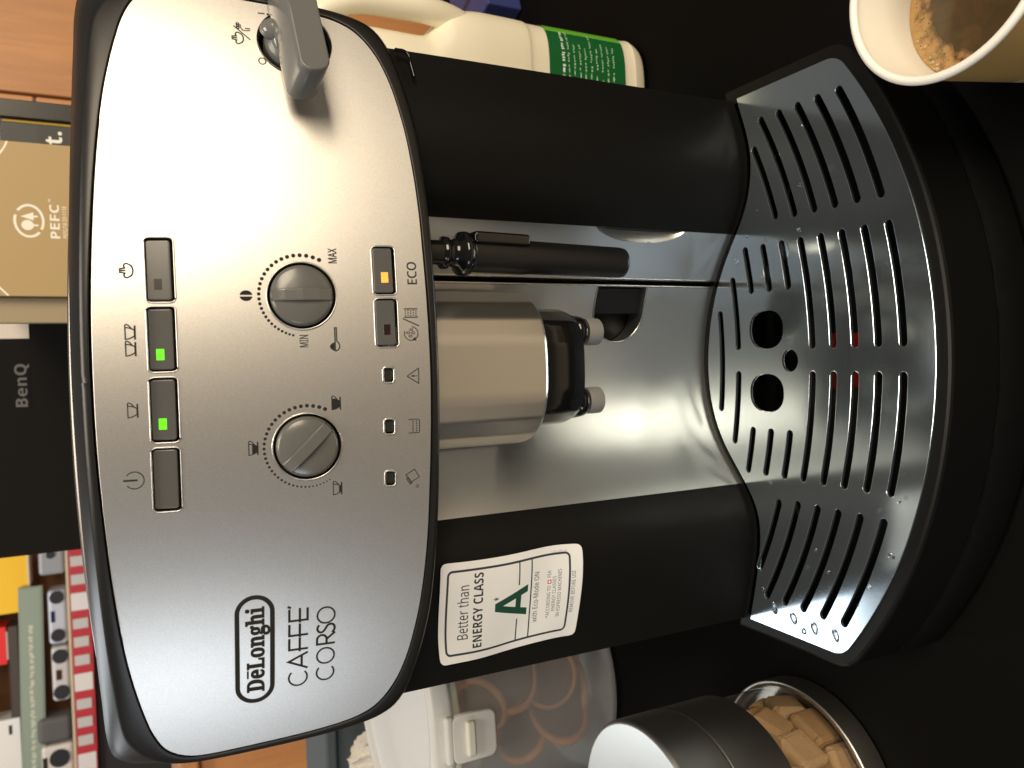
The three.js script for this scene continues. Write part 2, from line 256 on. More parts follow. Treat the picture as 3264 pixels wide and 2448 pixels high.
  at(-39.6, 252.9, () => { c.lineJoin = 'round'; c.save(); c.rotate(-0.55); c.lineWidth = 0.38; c.strokeRect(-1.6, -2, 3.6, 3.8); c.strokeRect(-2, -2.6, 2.6, 0.8); c.restore(); c.beginPath(); c.arc(-4, 1.6, 0.5, 0, 7); c.lineWidth = 0.3; c.stroke(); });
}
const cutouts = [];   // [x, y, w, h, r]
const buttons = [[38.3, 338.4, 22.7, 9.4], [14.3, 338.6, 22.7, 9.4], [-10.2, 338.7, 22.7, 9.4], [-34.6, 338.8, 22.7, 9.4], [38.8, 261.7, 18.4, 8.8], [19.1, 261.6, 18.4, 8.8]];
const lamps = [[-0.5, 261.6], [-20, 261.7], [-39.8, 261.6]];
const dials = [[29.3, 291.7, 0], [-25.8, 291.6, -0.86]];
const LEV = [126.4, 288];
function onPanel(x, y, off = 0, parent = machine, name) {
  const g = new THREE.Group(); x /= 1000; y /= 1000; const n = panelNormal(x); g.position.set(x, y, Zp(x, y)).addScaledVector(n, off);
  g.quaternion.setFromRotationMatrix(new THREE.Matrix4().makeBasis(V3(0, 1, 0).cross(n).normalize(), n.clone().cross(V3(0, 1, 0).cross(n).normalize()), n)); if (name) g.name = name; parent.add(g); return g;
}
{
  // solid panel, then the cut-outs are taken away
  const MR = 19, P = [], I = []; const T = 0.003;
  const ringAt = (t, off) => silverPts.map((s) => { const x = s.x * t, y = CY + (s.y - CY) * t; return [x, y, Zp(x, y) + off]; });
  const rings = [];
  for (let k = 0; k < MR; k++) rings.push(ringAt(Math.sin((k + 0.6) / (MR - 0.4) * Math.PI / 2) * (0.9985), 0));
  rings.push(ringAt(1, -0.0005)); rings.push(ringAt(1, -T)); 
  rings.forEach((r) => r.forEach((p) => P.push(...p)));
  const n = NS, c0 = P.length / 3; P.push(0, CY, Zp(0, CY)); const c1 = c0 + 1; P.push(0, CY, Zp(0, CY) - T);
  for (let k = 0; k < rings.length - 1; k++) for (let i = 0; i < n; i++) { const a = k * n + i, b = k * n + (i + 1) % n, c = a + n, d = b + n; I.push(a, c, b, b, c, d); }
  for (let i = 0; i < n; i++) { I.push(c0, i, (i + 1) % n); const L = (rings.length - 1) * n; I.push(c1, L + (i + 1) % n, L + i); }
  let g = new THREE.BufferGeometry(); g.setAttribute('position', new THREE.Float32BufferAttribute(P, 3)); g.setIndex(I);
  { // orient outward
    const a = V3(P[I[0] * 3], P[I[0] * 3 + 1], P[I[0] * 3 + 2]), b = V3(P[I[1] * 3], P[I[1] * 3 + 1], P[I[1] * 3 + 2]), c = V3(P[I[2] * 3], P[I[2] * 3 + 1], P[I[2] * 3 + 2]);
    if (b.sub(a).cross(c.sub(a)).z < 0) { for (let i = 0; i < I.length; i += 3) { const t = I[i + 1]; I[i + 1] = I[i + 2]; I[i + 2] = t; } g.setIndex(I); }
  }
  g.computeVertexNormals(); planeUV(g, 'X', 'Y');
  const ev = new Evaluator(); ev.attributes = ['position', 'normal', 'uv']; ev.useGroups = false;
  let brush = new Brush(g); brush.updateMatrixWorld();
  const cutter = (x, y, pts) => {
    const s = new THREE.Shape(pts.map(([a, b]) => V2(a / 1000, b / 1000))); const e = new THREE.ExtrudeGeometry(s, { depth: 0.02, bevelEnabled: false }); e.translate(0, 0, -0.01);
    const b = new Brush(e); const h = onPanel(x, y, 0, new THREE.Group()); b.position.copy(h.position); b.quaternion.copy(h.quaternion); b.updateMatrixWorld(); return b;
  };
  const circ = (r, k = 40) => Array.from({ length: k }, (_, i) => [r * Math.cos(i / k * 2 * Math.PI), r * Math.sin(i / k * 2 * Math.PI)]);
  for (const [x, y, w, h] of buttons) brush = ev.evaluate(brush, cutter(x, y, roundRect(w, h, 1.6, 4)), SUBTRACTION);
  for (const [x, y] of lamps) brush = ev.evaluate(brush, cutter(x, y, roundRect(5.9, 4.1, 1.1, 4)), SUBTRACTION);
  for (const [x, y] of dials) brush = ev.evaluate(brush, cutter(x, y, circ(12.25, 56)), SUBTRACTION);
  brush = ev.evaluate(brush, cutter(LEV[0], LEV[1], circ(13.4, 56)), SUBTRACTION);
  g = brush.geometry; const p = g.attributes.position, nn = g.attributes.normal, uv = g.attributes.uv;
  for (let i = 0; i < p.count; i++) {
    const x = p.getX(i), y = p.getY(i);
    if (Math.abs(p.getZ(i) - Zp(x, y)) < 4e-5 && nn.getZ(i) > 0.5) { const m = panelNormal(x); nn.setXYZ(i, m.x, m.y, m.z); }
    uv.setXY(i, (x + 0.15) / 0.3, (y - 0.235) / 0.135);
  }
  const H = Math.round(135 * PK);
  const [c1v, x1] = canvas(2048, H); x1.fillStyle = 'rgb(208,205,200)'; x1.fillRect(0, 0, 2048, H);
  const im = x1.getImageData(0, 0, 2048, H); for (let i = 0; i < im.data.length; i += 4) { const d = (rnd() + rnd() + rnd() - 1.5) * 13 + (rnd() > 0.9985 ? 24 : 0); im.data[i] += d; im.data[i + 1] += d; im.data[i + 2] += d; } x1.putImageData(im, 0, 0);
  drawPrint(x1, 'rgb(14,13,13)'); x1.fillStyle = 'rgb(208,205,200)'; x1.fillRect((29.3 + 150 - 0.32) * PK, (370 - 313.2) * PK, 0.64 * PK, 4.9 * PK);
  const [c2v, x2] = canvas(2048, H); x2.fillStyle = 'rgb(0,98,255)'; x2.fillRect(0, 0, 2048, H); drawPrint(x2, 'rgb(0,215,0)');
  const mr = tex(c2v, false);
  M.panel = std({ map: tex(c1v), metalness: 1, roughness: 1, metalnessMap: mr, roughnessMap: mr, bumpMap: grainBump, bumpScale: 0.000008 });
  mesh('control_panel', g, M.panel, machine);
}
// rounded lip of a cut-out
function bezel(pts, r, mat, parent) {
  const c = new THREE.CatmullRomCurve3(pts.map(([x, y]) => V3(x / 1000, y / 1000, 0.00005)), true, 'catmullrom', 0.2);
  return mesh('bezel', new THREE.TubeGeometry(c, Math.max(60, pts.length * 2), r, 6, true), mat, parent);
}
function slab(pts, depth, bev, z = 0) {
  const s = new THREE.Shape(pts.map(([a, b]) => V2(a / 1000, b / 1000)));
  const g = new THREE.ExtrudeGeometry(s, { depth: depth - bev, bevelEnabled: true, bevelSize: bev, bevelThickness: bev, bevelOffset: -bev, bevelSegments: 3, curveSegments: 1 }); g.translate(0, 0, z - depth); return toCreasedNormals(g, 0.7);
}
buttons.forEach(([x, y, w, h], i) => {
  const b = onPanel(x, y, 0, machine, 'button'), small = i > 3;
  b.userData.label = ['grey steam push button', 'grey two-cup push button with lit green window', 'grey one-cup push button with lit green window', 'plain grey power push button', 'grey push button with lit orange window', 'grey rinse push button with dark window'][i];
  const cap = mesh('button_cap', slab(roundRect(w - 1.5, h - 1.5, 0.9, 4), 0.008, 0.0006, small ? 0.0004 : -0.0006), M.buttonGrey, b);
  cap.position.y = 0.0005; cap.position.x = 0; if (!small) cap.rotation.x = -0.05;
  bezel(roundRect(w + 0.1, h + 0.1, 1.7, 4), 0.00032, M.silverPaint, b);
  const lw = [[33.4, 339.2], [9, 339.4], [-15.1, 339.5], null, [36.1, 261.6], [16.5, 261.6]][i];
  if (lw) { const m = mesh('indicator_window', slab(roundRect(3.9, 2.6, 0.15, 2), 0.0012, 0.0001, (small ? 0.0004 : -0.0006) + 0.0001), [M.ledOff, M.ledGreen, M.ledGreen, null, M.ledOrange, M.ledDark][i], b); m.position.set((lw[0] - x) / 1000, (lw[1] - y) / 1000, 0); }
});
lamps.forEach(([x, y]) => {
  const b = onPanel(x, y, 0, machine, 'indicator_lamp');
  mesh('lens', slab(roundRect(4.6, 2.9, 0.7, 4), 0.004, 0.0005, -0.0009), M.lampDark, b);
  bezel(roundRect(5.9, 4.1, 1.15, 4), 0.00042, M.silverPaint, b);
});
dials.forEach(([x, y, rot], i) => {
  const b = onPanel(x, y, 0, machine, 'dial_knob'); b.userData.label = i ? 'grey dial turned aslant for cup size' : 'grey dial set upright for coffee strength';
  const cap = mesh('dial_cap', lathe([[0.0001, 0.0031], [0.006, 0.003], [0.0098, 0.0022], [0.0108, 0.0014], [0.0112, 0.0002], [0.0112, -0.007]], 72), M.knobGrey, b); cap.rotation.x = Math.PI / 2;
  const s = new THREE.Shape([[-11, -7], [11, -7], [11, 0.4], [10.4, 2.6], [6, 4.3], [0, 4.9], [-6, 4.3], [-10.4, 2.6], [-11, 0.4]].map(([a, c]) => V2(a / 1000, c / 1000)));
  const rg = new THREE.ExtrudeGeometry(s, { depth: 0.0032, bevelEnabled: true, bevelSize: 0.0005, bevelThickness: 0.0006, bevelOffset: -0.0005, bevelSegments: 3 }); rg.translate(0, 0, -0.0016); rg.rotateX(Math.PI / 2); rg.rotateZ(Math.PI / 2);
  const ridge = mesh('grip', toCreasedNormals(rg, 0.5), M.knobGrey, b); ridge.rotation.z = rot ? 0.78 : 0;
  bezel(Array.from({ length: 60 }, (_, k) => [12.3 * Math.cos(k / 60 * 6.28319), 12.3 * Math.sin(k / 60 * 6.28319)]), 0.00036, M.silverPaint, b);
});
{
  const b = onPanel(LEV[0], LEV[1], 0, machine, 'steam_lever');
  const hub = mesh('hub', lathe([[0.0001, 0.009], [0.004, 0.0088], [0.008, 0.0068], [0.0105, 0.003], [0.0115, -0.002], [0.0117, -0.008]], 60), M.leverGrey, b); hub.rotation.x = Math.PI / 2;
  const ridge = mesh('pointer', new THREE.SphereGeometry(0.0062, 32, 20), M.leverGrey, b); ridge.scale.set(0.8, 1.35, 0.7); ridge.position.set(0.001, 0.0042, 0.0052);
  const bs = new THREE.Shape(roundRect(55, 10.6, 4.2, 8).map(([x, y]) => V2(x / 1000, y / 1000)));
  const bg = new THREE.ExtrudeGeometry(bs, { depth: 0.0165, bevelEnabled: true, bevelSize: 0.0009, bevelThickness: 0.0011, bevelOffset: -0.0009, bevelSegments: 4, curveSegments: 1 }); bg.translate(-0.0015, 0, 0.0085);
  { const p = bg.attributes.position; for (let q = 0; q < p.count; q++) { const h = 0.0262 - p.getZ(q); p.setY(q, p.getY(q) * (1 + h * 4) + h * 0.2); } }
  const bar = mesh('lever_bar', toCreasedNormals(bg, 0.55), M.leverGrey, b); bar.position.set(0, -0.0012, 0); bar.rotation.z = 0.1;
  bezel(Array.from({ length: 60 }, (_, k) => [13.45 * Math.cos(k / 60 * 6.28319), 13.45 * Math.sin(k / 60 * 6.28319)]), 0.0004, M.blackGloss, b);
}
// ---- body below the head
{
  const core = [];
  const cor = (x, z, a0) => { for (let i = 0; i <= 5; i++) { const a = a0 + i / 5 * Math.PI / 2; core.push([x + 0.004 * Math.cos(a), z + 0.004 * Math.sin(a)]); } };
  core.push(...wallLine(-0.1345, -0.0655, 0, 40), ...wallLine(-0.0653, 0.0668, -0.0125, 40), ...wallLine(0.067, 0.1335, 0, 40));
  core.push([0.1365, Zw(0.1335) - 0.001], [0.1378, Zw(0.1335) - 0.0045], [0.138, -0.24], [0.134, -0.245], [-0.135, -0.245], [-0.139, -0.24], [-0.1388, Zw(-0.1345) - 0.0045], [-0.1374, Zw(-0.1345) - 0.001]);
  const g = wallNormals(prismY(core, 0.004, 0.3, { crease: 0.7 }), 0); planeUV(g, 'X', 'Y');
  mesh('main_body', g, M.blackBody, machine);
  const plate = (x0, x1, n) => prismY([...wallLine(x0, x1, 0.0006, n), ...wallLine(x0, x1, -0.0118, n).reverse()], 0.052, 0.252, { crease: 0.7 });
  const ev = new Evaluator(); ev.attributes = ['position', 'normal', 'uv']; ev.useGroups = false;
  // left part with the D-shaped pull
  const A = new Brush(plate(-0.0652, 0.0402, 60)); A.updateMatrixWorld();
  const dShape = new THREE.Shape(); dShape.moveTo(0.045, 0.1035); dShape.lineTo(0.0265, 0.1035); for (let i = 0; i <= 28; i++) { const a = -Math.PI / 2 - i / 28 * Math.PI; dShape.lineTo(0.0265 + 0.0151 * Math.cos(a), 0.1188 + 0.0153 * Math.sin(a)); } dShape.lineTo(0.045, 0.1341);
  const dg = new THREE.ExtrudeGeometry(dShape, { depth: 0.06, bevelEnabled: false }); dg.translate(0, 0, -0.045); const Db = new Brush(dg); Db.updateMatrixWorld();
  const back = ev.evaluate(A, Db, SUBTRACTION).geometry; planeUV(back, 'X', 'Y'); wallNormals(back, 0.0006); mesh('back_plate', back, M.silverWall, machine);
  const pull = new THREE.Group(); pull.name = 'pull_recess'; machine.add(pull);
  const dish = new THREE.SphereGeometry(1, 40, 30, Math.PI / 2, Math.PI); // left half
  dish.scale(0.0149, 0.0151, 0.0045); dish.translate(0.0268, 0.1188, Zw(0.02) + 0.0004);
  { // keep only the rear half: the hollow
    const p = dish.attributes.position, ix = [], I = dish.index.array, zc = Zw(0.02) + 0.0004; for (let i = 0; i < I.length; i += 3) if ([0, 1, 2].every((k) => p.getZ(I[i + k]) <= zc + 1e-6 && p.getX(I[i + k]) <= 0.0269)) ix.push(I[i], I[i + 1], I[i + 2]); dish.setIndex(ix); }
  mesh('dish', dish, std({ color: lin(0.72, 0.71, 0.68), metalness: 1, roughness: 0.4 }), pull);
  const blk = mesh('block', new RoundedBoxGeometry(0.0135, 0.0303, 0.008, 2, 0.001), M.blackSatin, pull); blk.position.set(0.0336, 0.1188, Zw(0.034) - 0.0065); blk.rotation.y = -0.3;
  const lipPts = []; lipPts.push(V3(0.0402, 0.1036, Zw(0.0402) + 0.0007)); for (let i = 0; i <= 24; i++) { const a = -Math.PI / 2 - i / 24 * Math.PI, x = 0.0265 + 0.0151 * Math.cos(a); lipPts.push(V3(x, 0.1188 + 0.0153 * Math.sin(a), Zw(x) + 0.0007)); } lipPts.push(V3(0.0402, 0.134, Zw(0.0402) + 0.0007));
  mesh('lip', tube(lipPts, 0.00045, 80, 6), M.trim, pull);
  // right part with the finger scoop
  const Bp = new Brush(plate(0.0436, 0.0669, 24)); Bp.updateMatrixWorld();
  const e = new THREE.SphereGeometry(1, 48, 32); e.scale(0.0125, 0.0285, 0.0085); e.rotateZ(-0.05); e.translate(0.0685, 0.1175, 0.0022); const Eb = new Brush(e); Eb.updateMatrixWorld();
  const door = ev.evaluate(Bp, Eb, SUBTRACTION).geometry; planeUV(door, 'X', 'Y'); wallNormals(door, 0.0006); mesh('service_door', door, M.silverWall, machine);
  for (const x of [0.0402, 0.0436]) mesh('door_edge', tube([V3(x, 0.058, Zw(x) + 0.0002), V3(x, 0.15, Zw(x) + 0.0002), V3(x, 0.25, Zw(x) + 0.0002)], 0.0006, 4, 8), M.trim, machine);
  mesh('side_latch', tube([V3(0.1345, 0.2445, 0.0052), V3(0.1342, 0.2405, 0.0055), V3(0.1325, 0.2388, 0.006), V3(0.1285, 0.2384, 0.0072), V3(0.123, 0.2375, 0.0085)], 0.0007, 24, 8), M.blackGloss, machine);
}
// ---- coffee spout
{
  const sp = new THREE.Group(); sp.name = 'coffee_spout'; machine.add(sp);
  const half = (hw, zf, zb, ex, n = 40) => { const p = []; for (let i = 0; i <= n; i++) { const a = Math.PI * i / n; const c = Math.cos(a), s = Math.sin(a); p.push([hw * Math.sign(c) * Math.pow(Math.abs(c), ex), zb + (zf - zb) * Math.pow(s, ex)]); } return p; };
  const cg = prismY([...half(0.0352, 0.0315, -0.014, 0.72)], 0.189, 0.262, { bevel: 0.0016, crease: 0.36 });
  mesh('cover', cg, std({ color: lin(0.62, 0.6, 0.57), metalness: 1, roughness: 0.33 }), sp);
  mesh('outlet_body', prismY(half(0.0275, 0.0245, -0.016, 0.62), 0.1655, 0.1905, { bevel: 0.0035, crease: 0.5 }), M.blackGloss, sp);
  for (const x of [0.0158, -0.0162]) {
    const n = new THREE.Group(); n.name = 'nozzle'; n.position.set(x, 0, 0.0095); sp.add(n);
    mesh('collar', lathe([[0.0001, 0.1665], [0.0078, 0.1665], [0.0072, 0.161], [0.0062, 0.1585], [0.0001, 0.1585]], 40), M.blackGloss, n);
    mesh('tip', lathe([[0.0044, 0.16], [0.0061, 0.16], [0.0063, 0.1545], [0.0062, 0.1512], [0.0056, 0.1506], [0.004, 0.1506], [0.0036, 0.158]], 40), M.tipGrey, n);
  }
}
// ---- milk frother hanging in front of the door
{
  const fr = new THREE.Group(); fr.name = 'milk_frother'; fr.position.set(0.047, 0.143, 0.02); fr.rotation.z = -0.012; fr.rotation.x = 0.04; machine.add(fr);
  mesh('tube', lathe([[0.0001, 0.003], [0.0052, 0.0028], [0.0056, 0], [0.0066, 0.0006], [0.0069, 0.003], [0.0071, 0.05], [0.0074, 0.052], [0.0074, 0.0775], [0.0062, 0.0785], [0.0001, 0.0785]], 48), M.blackSatin, fr);
  const cl = mesh('clip', new RoundedBoxGeometry(0.005, 0.026, 0.0125, 3, 0.0015), M.blackGloss, fr); cl.position.set(0.0062, 0.066, 0.0018);
  mesh('collar', lathe([[0.0055, 0.0785], [0.0088, 0.079], [0.0092, 0.081], [0.0088, 0.083], [0.006, 0.0845], [0.0052, 0.088], [0.0066, 0.0885], [0.0066, 0.0905], [0.005, 0.0912], [0.0045, 0.13]], 40), M.blackGloss, fr);
}
// ---- drip tray and grid
const frontArc = (x, off = 0) => { const r = 0.22 + off; return 0.117 - 0.22 + Math.sqrt(r * r - x * x); };
function trayOutline(hw, off, backOff) {
  const p = wallLine(-hw, hw, backOff, 60);            // along the wall
  const rc = 0.0125 + off, xc = hw - rc, Rr = 0.22 + off, z0 = 0.117 - 0.22, zc = z0 + Math.sqrt((Rr - rc) ** 2 - xc * xc), th = Math.atan2(zc - z0, xc);
  for (let i = 0; i <= 10; i++) { const a = i / 10 * th; p.push([xc + rc * Math.cos(a), zc + rc * Math.sin(a)]); }
  const n = 48; for (let i = 1; i < n; i++) { const a = th + (Math.PI - 2 * th) * i / n; p.push([Rr * Math.cos(a), z0 + Rr * Math.sin(a)]); }
  for (let i = 10; i >= 0; i--) { const a = i / 10 * th; p.push([-(xc + rc * Math.cos(a)), zc + rc * Math.sin(a)]); }
  return p;
}
{
  const tray = new THREE.Group(); tray.name = 'drip_tray'; machine.add(tray);
  const outer = trayOutline(0.1425, 0.006, -0.004), inner = trayOutline(0.1355, -0.0012, 0.0004);
  mesh('tray_floor', prismY(outer, 0.003, 0.028, { bevel: 0.002 }), M.trayBlack, tray);
  const rim = prismY(outer, 0.0285, 0.0592, { holes: [inner], bevel: 0.0016, crease: 0.35 }); planeUV(rim, 'X', 'Z'); mesh('tray_rim', rim, M.trayBlack, tray);
  const fl = mesh('float', new RoundedBoxGeometry(0.027, 0.02, 0.011, 3, 0.003), M.red, tray); fl.position.set(-0.001, 0.04, 0.0555);
  // slotted steel grid
  const RS = 0.245, row = (zc, x) => zc - (RS - Math.sqrt(RS * RS - x * x));
  const slots = []; const rows = [0.1024, 0.0903, 0.0783, 0.0664, 0.0543, 0.0423, 0.0298, 0.0172, 0.0046, -0.0079];
  const add = (zc, a, b) => slots.push([zc, a, b]);
  for (const s of [1, -1]) {
    rows.slice(0, 5).forEach((z) => { add(z, s * 0.0052, s * 0.0587); add(z, s * 0.0685, s * 0.1222); });
    add(rows[5], s * 0.0342, s * 0.0587); add(rows[5], s * 0.0695, s * 0.1085);
    add(rows[6], s * 0.0342, s * 0.0587); add(rows[7], s * 0.0342, s * 0.0587); add(rows[8], s * 0.0055, s * 0.0442);
  }
  add(rows[9], 0.027, -0.0275);
  const W = 0.0019, holes = [];
  for (const [zc, a0, b0] of slots) {
    const a = Math.min(a0, b0) + W, b = Math.max(a0, b0) - W, n = 16, p = [];
    const nrm = (x) => { const dz = -x / Math.sqrt(RS * RS - x * x), l = Math.hypot(1, dz); return [-dz / l, 1 / l]; };
    for (let i = 0; i <= n; i++) { const x = a + (b - a) * i / n, q = nrm(x); p.push([x + q[0] * W, row(zc, x) + q[1] * W]); }
    for (let i = 1; i < 6; i++) { const q = nrm(b), t = Math.atan2(q[1], q[0]) - Math.PI * i / 6; p.push([b + W * Math.cos(t), row(zc, b) + W * Math.sin(t)]); }
    for (let i = n; i >= 0; i--) { const x = a + (b - a) * i / n, q = nrm(x); p.push([x - q[0] * W, row(zc, x) - q[1] * W]); }
    for (let i = 1; i < 6; i++) { const q = nrm(a), t = Math.atan2(-q[1], -q[0]) - Math.PI * i / 6; p.push([a + W * Math.cos(t), row(zc, a) + W * Math.sin(t)]); }
    holes.push(p);
  }
  const oval = (x, z, rx, rz, ex) => Array.from({ length: 40 }, (_, i) => { const a = i / 40 * 2 * Math.PI, c = Math.cos(a), s = Math.sin(a); return [x + rx * Math.sign(c) * Math.pow(Math.abs(c), ex), z + rz * Math.sign(s) * Math.pow(Math.abs(s), ex)]; });
  holes.push(oval(0.0155, 0.0245, 0.0099, 0.0118, 0.85), oval(-0.0165, 0.0245, 0.0099, 0.0118, 0.85), oval(-0.0002, 0.0402, 0.0057, 0.0054, 1));
  const g = prismY(trayOutline(0.1362, 0, 0.0052), 0.0586, 0.0602, { holes, bevel: 0.00022, crease: 0.2 }); planeUV(g, 'X', 'Z', 1);
  // worn film on steel: fine scratches and dried water marks
  const [cv, c] = canvas(1024, 1024); c.fillStyle = 'rgb(0,34,250)'; c.fillRect(0, 0, 1024, 1024);
  for (let i = 0; i < 500; i++) { c.strokeStyle = `rgba(0,${60 + rnd() * 60 | 0},225,${R(0.1, 0.5)})`; c.lineWidth = R(0.4, 1.1); c.beginPath(); const x = R(0, 1024), y = R(0, 1024), a = R(0, 6.3), l = R(4, 28); c.moveTo(x, y); c.quadraticCurveTo(x + Math.cos(a) * l * 0.5 + R(-3, 3), y + Math.sin(a) * l * 0.5 + R(-3, 3), x + Math.cos(a) * l, y + Math.sin(a) * l); c.stroke(); }
  for (let i = 0; i < 60; i++) { c.fillStyle = `rgba(0,${R(90, 150) | 0},200,${R(0.15, 0.45)})`; c.beginPath(); c.ellipse(R(0, 1024), R(0, 1024), R(2, 9), R(2, 7), R(0, 3), 0, 7); c.fill(); }
  const mr = tex(cv, false); mr.wrapS = mr.wrapT = THREE.RepeatWrapping; mr.repeat.set(3.6, 3.6);
  M.grid = std({ color: lin(0.53, 0.62, 0.69), metalness: 0.95, roughness: 1, roughnessMap: mr });
  mesh('drip_grid', g, M.grid, tray);
}
// ---- energy sticker
{
  const [cv, c] = canvas(696, 1072), k = 16; // 43.5 x 67 mm
  c.fillStyle = 'rgb(226,228,230)'; c.fillRect(0, 0, 696, 1072);
  c.scale(k, k); c.strokeStyle = c.fillStyle = 'rgb(46,52,66)';
  c.lineWidth = 0.95; c.beginPath(); c.roundRect(3.6, 3.3, 36.3, 57.6, 2); c.stroke();
  c.fillStyle = 'rgb(40,42,50)'; c.textAlign = 'center'; c.textBaseline = 'alphabetic';
  const T = (s, y, font, w, x = 21.75) => { c.save(); c.font = font; c.translate(x, y); c.scale(w / c.measureText(s).width, 1); c.fillText(s, 0, 0); c.restore(); };
  T('Better than', 13.4, '6.6px sans-serif', 24.5); T('ENERGY CLASS', 20, 'bold 5.8px sans-serif', 33.5);
  c.fillStyle = 'rgb(18,70,54)'; c.save(); c.translate(21.8, 40.8); c.beginPath(); for (const [i, [x, y]] of [[-7, 0], [-1.7, -15.5], [1.7, -15.5], [7, 0], [3.8, 0], [2.8, -3.1], [-2.8, -3.1], [-3.8, 0]].entries()) i ? c.lineTo(x, y) : c.moveTo(x, y); c.closePath(); c.fill(); c.fillStyle = 'rgb(226,228,230)'; c.beginPath(); c.moveTo(0, -11.8); c.lineTo(1.95, -5.7); c.lineTo(-1.95, -5.7); c.fill(); c.restore();
  c.fillStyle = 'rgb(30,45,45)'; T('*', 27.9, 'bold 5px sans-serif', 1.6, 25.6);
  c.strokeStyle = 'rgb(30,60,55)'; c.lineWidth = 0.6; for (const [a, b, y] of [[3.6, 14, 36.3], [29.5, 39.9, 36.3], [3.6, 39.9, 42.4]]) { c.beginPath(); c.moveTo(a, y); c.lineTo(b, y); c.stroke(); }
  c.fillStyle = 'rgb(70,74,84)'; T('with Eco-Mode ON', 46.2, '3.3px sans-serif', 23.5);
  T('*ACCORDING TO       FEA', 52.2, '2.4px sans-serif', 22); T('ENERGY CLASSES', 54.7, '2.4px sans-serif', 16.5); T('IN ESPRESSO MACHINES', 57.2, '2.4px sans-serif', 22.5); T('REMOVE BEFORE USE', 64, '2.5px sans-serif', 20);
  c.fillStyle = 'rgb(190,40,36)'; c.fillRect(26.75, 50.4, 1.8, 1.8); c.fillStyle = '#fff'; c.fillRect(27.45, 50.65, 0.4, 1.3); c.fillRect(27, 51.1, 1.3, 0.4);
  c.save(); c.translate(41.6, 56); c.rotate(-Math.PI / 2); c.fillStyle = 'rgb(120,120,120)'; c.font = '1.4px sans-serif'; c.fillText('5713211271', 0, 0); c.restore();
  const corner = (u, v) => { // rounded outline: pull the grid's corners in
    const r = 0.06, x = Math.min(u, 1 - u), y = Math.min(v, 1 - v) * 1.55, q = r; let U = u, Vv = v;
    if (x < q && y < q) { const d = Math.hypot(q - x, q - y); if (d > q) { const s = q / d; U = u < 0.5 ? q - (q - x) * s : 1 - q + (q - x) * s; const yy = q - (q - y) * s; Vv = v < 0.5 ? yy / 1.55 : 1 - yy / 1.55; } }
    return [U, Vv];
  };
  const sg = gridGeo(28, 44, (u0, v0) => {
    const [u, v] = corner(u0, v0), bow = 0.0012 * Math.sin(v * 7) ;
    const x = -0.1262 + 0.0440 * u + bow * (u < 0.5 ? 0.6 : 0.5) - 0.0012 * v * (1 - u) + 0.0006 * (1 - v), y = 0.1668 + 0.0672 * v + 0.0016 * u * (1 - v) * -1 + 0.0018 * Math.sin(u * 3.1) * (v - 0.3);
    const lift = 0.0006 + 0.0008 * Math.pow(Math.sin(v * 6.2 + u * 2), 2) + 0.0026 * Math.pow(Math.max(0, 1 - u * 3), 2) * Math.pow(Math.max(0, v - 0.6) * 2.5, 2) + 0.0012 * Math.pow(Math.max(0, 1 - v * 4), 2);
    return [x, y, Zw(x) + lift];
  });
  mesh('energy_sticker', sg, std({ map: tex(cv), roughness: 0.4 }), machine).userData.label = 'white energy class paper sticker with a dark green letter A';
}
// ---- water drops left on the grid
{
  const water = phy({ color: 0xffffff, roughness: 0.03, transmission: 1, thickness: 0.002, ior: 1.33 });
  const spots = [[0.052, 0.004, 2.6], [0.0575, 0.01, 1.6], [0.043, 0.0245, 4.2, 2], [0.0535, 0.038, 4.5, 1.6], [0.0365, 0.012, 2], [0.062, 0.047, 1.8], [-0.1255, 0.028, 3.6, 1.4], [-0.127, 0.0405, 3.8, 1.3], [-0.128, 0.0535, 3.6, 1.4], [-0.1275, 0.066, 3.4, 1.4], [-0.1315, 0.047, 3, 0.8], [-0.118, 0.02, 2], [-0.1, 0.085, 1.6], [-0.084, 0.096, 2.6], [-0.09, 0.055, 1.2], [0.083, 0.048, 1.6], [0.1, 0.033, 1.6], [0.11, 0.05, 1.3], [0.076, 0.02, 1.8], [0.064, 0.012, 1.5], [-0.06, 0.1, 1.3], [-0.099, 0.0625, 1.5], [-0.11, 0.078, 1.4]];
  for (const [x, z, r, k = 1] of spots) {
    const g = new THREE.SphereGeometry(1, 20, 8, 0, Math.PI * 2, 0, Math.PI / 2); const p = g.attributes.position; for (let i = 0; i < p.count; i++) { const a = Math.atan2(p.getZ(i), p.getX(i)), w = 1 + 0.06 * Math.sin(a * 3 + x * 900) + 0.1 * Math.sin(a * 2 + z * 700); p.setX(i, p.getX(i) * w); p.setZ(i, p.getZ(i) * w); } g.computeVertexNormals();
    const m = mesh('water_drop', g, water, machine); m.scale.set(r / 1000 * k * 0.6, 0.0006, r / 1000 * 0.6); m.position.set(x, 0.0602, z); m.rotation.y = R(0, 0.6);
  }
}
scene.userData.stage = 'machine';

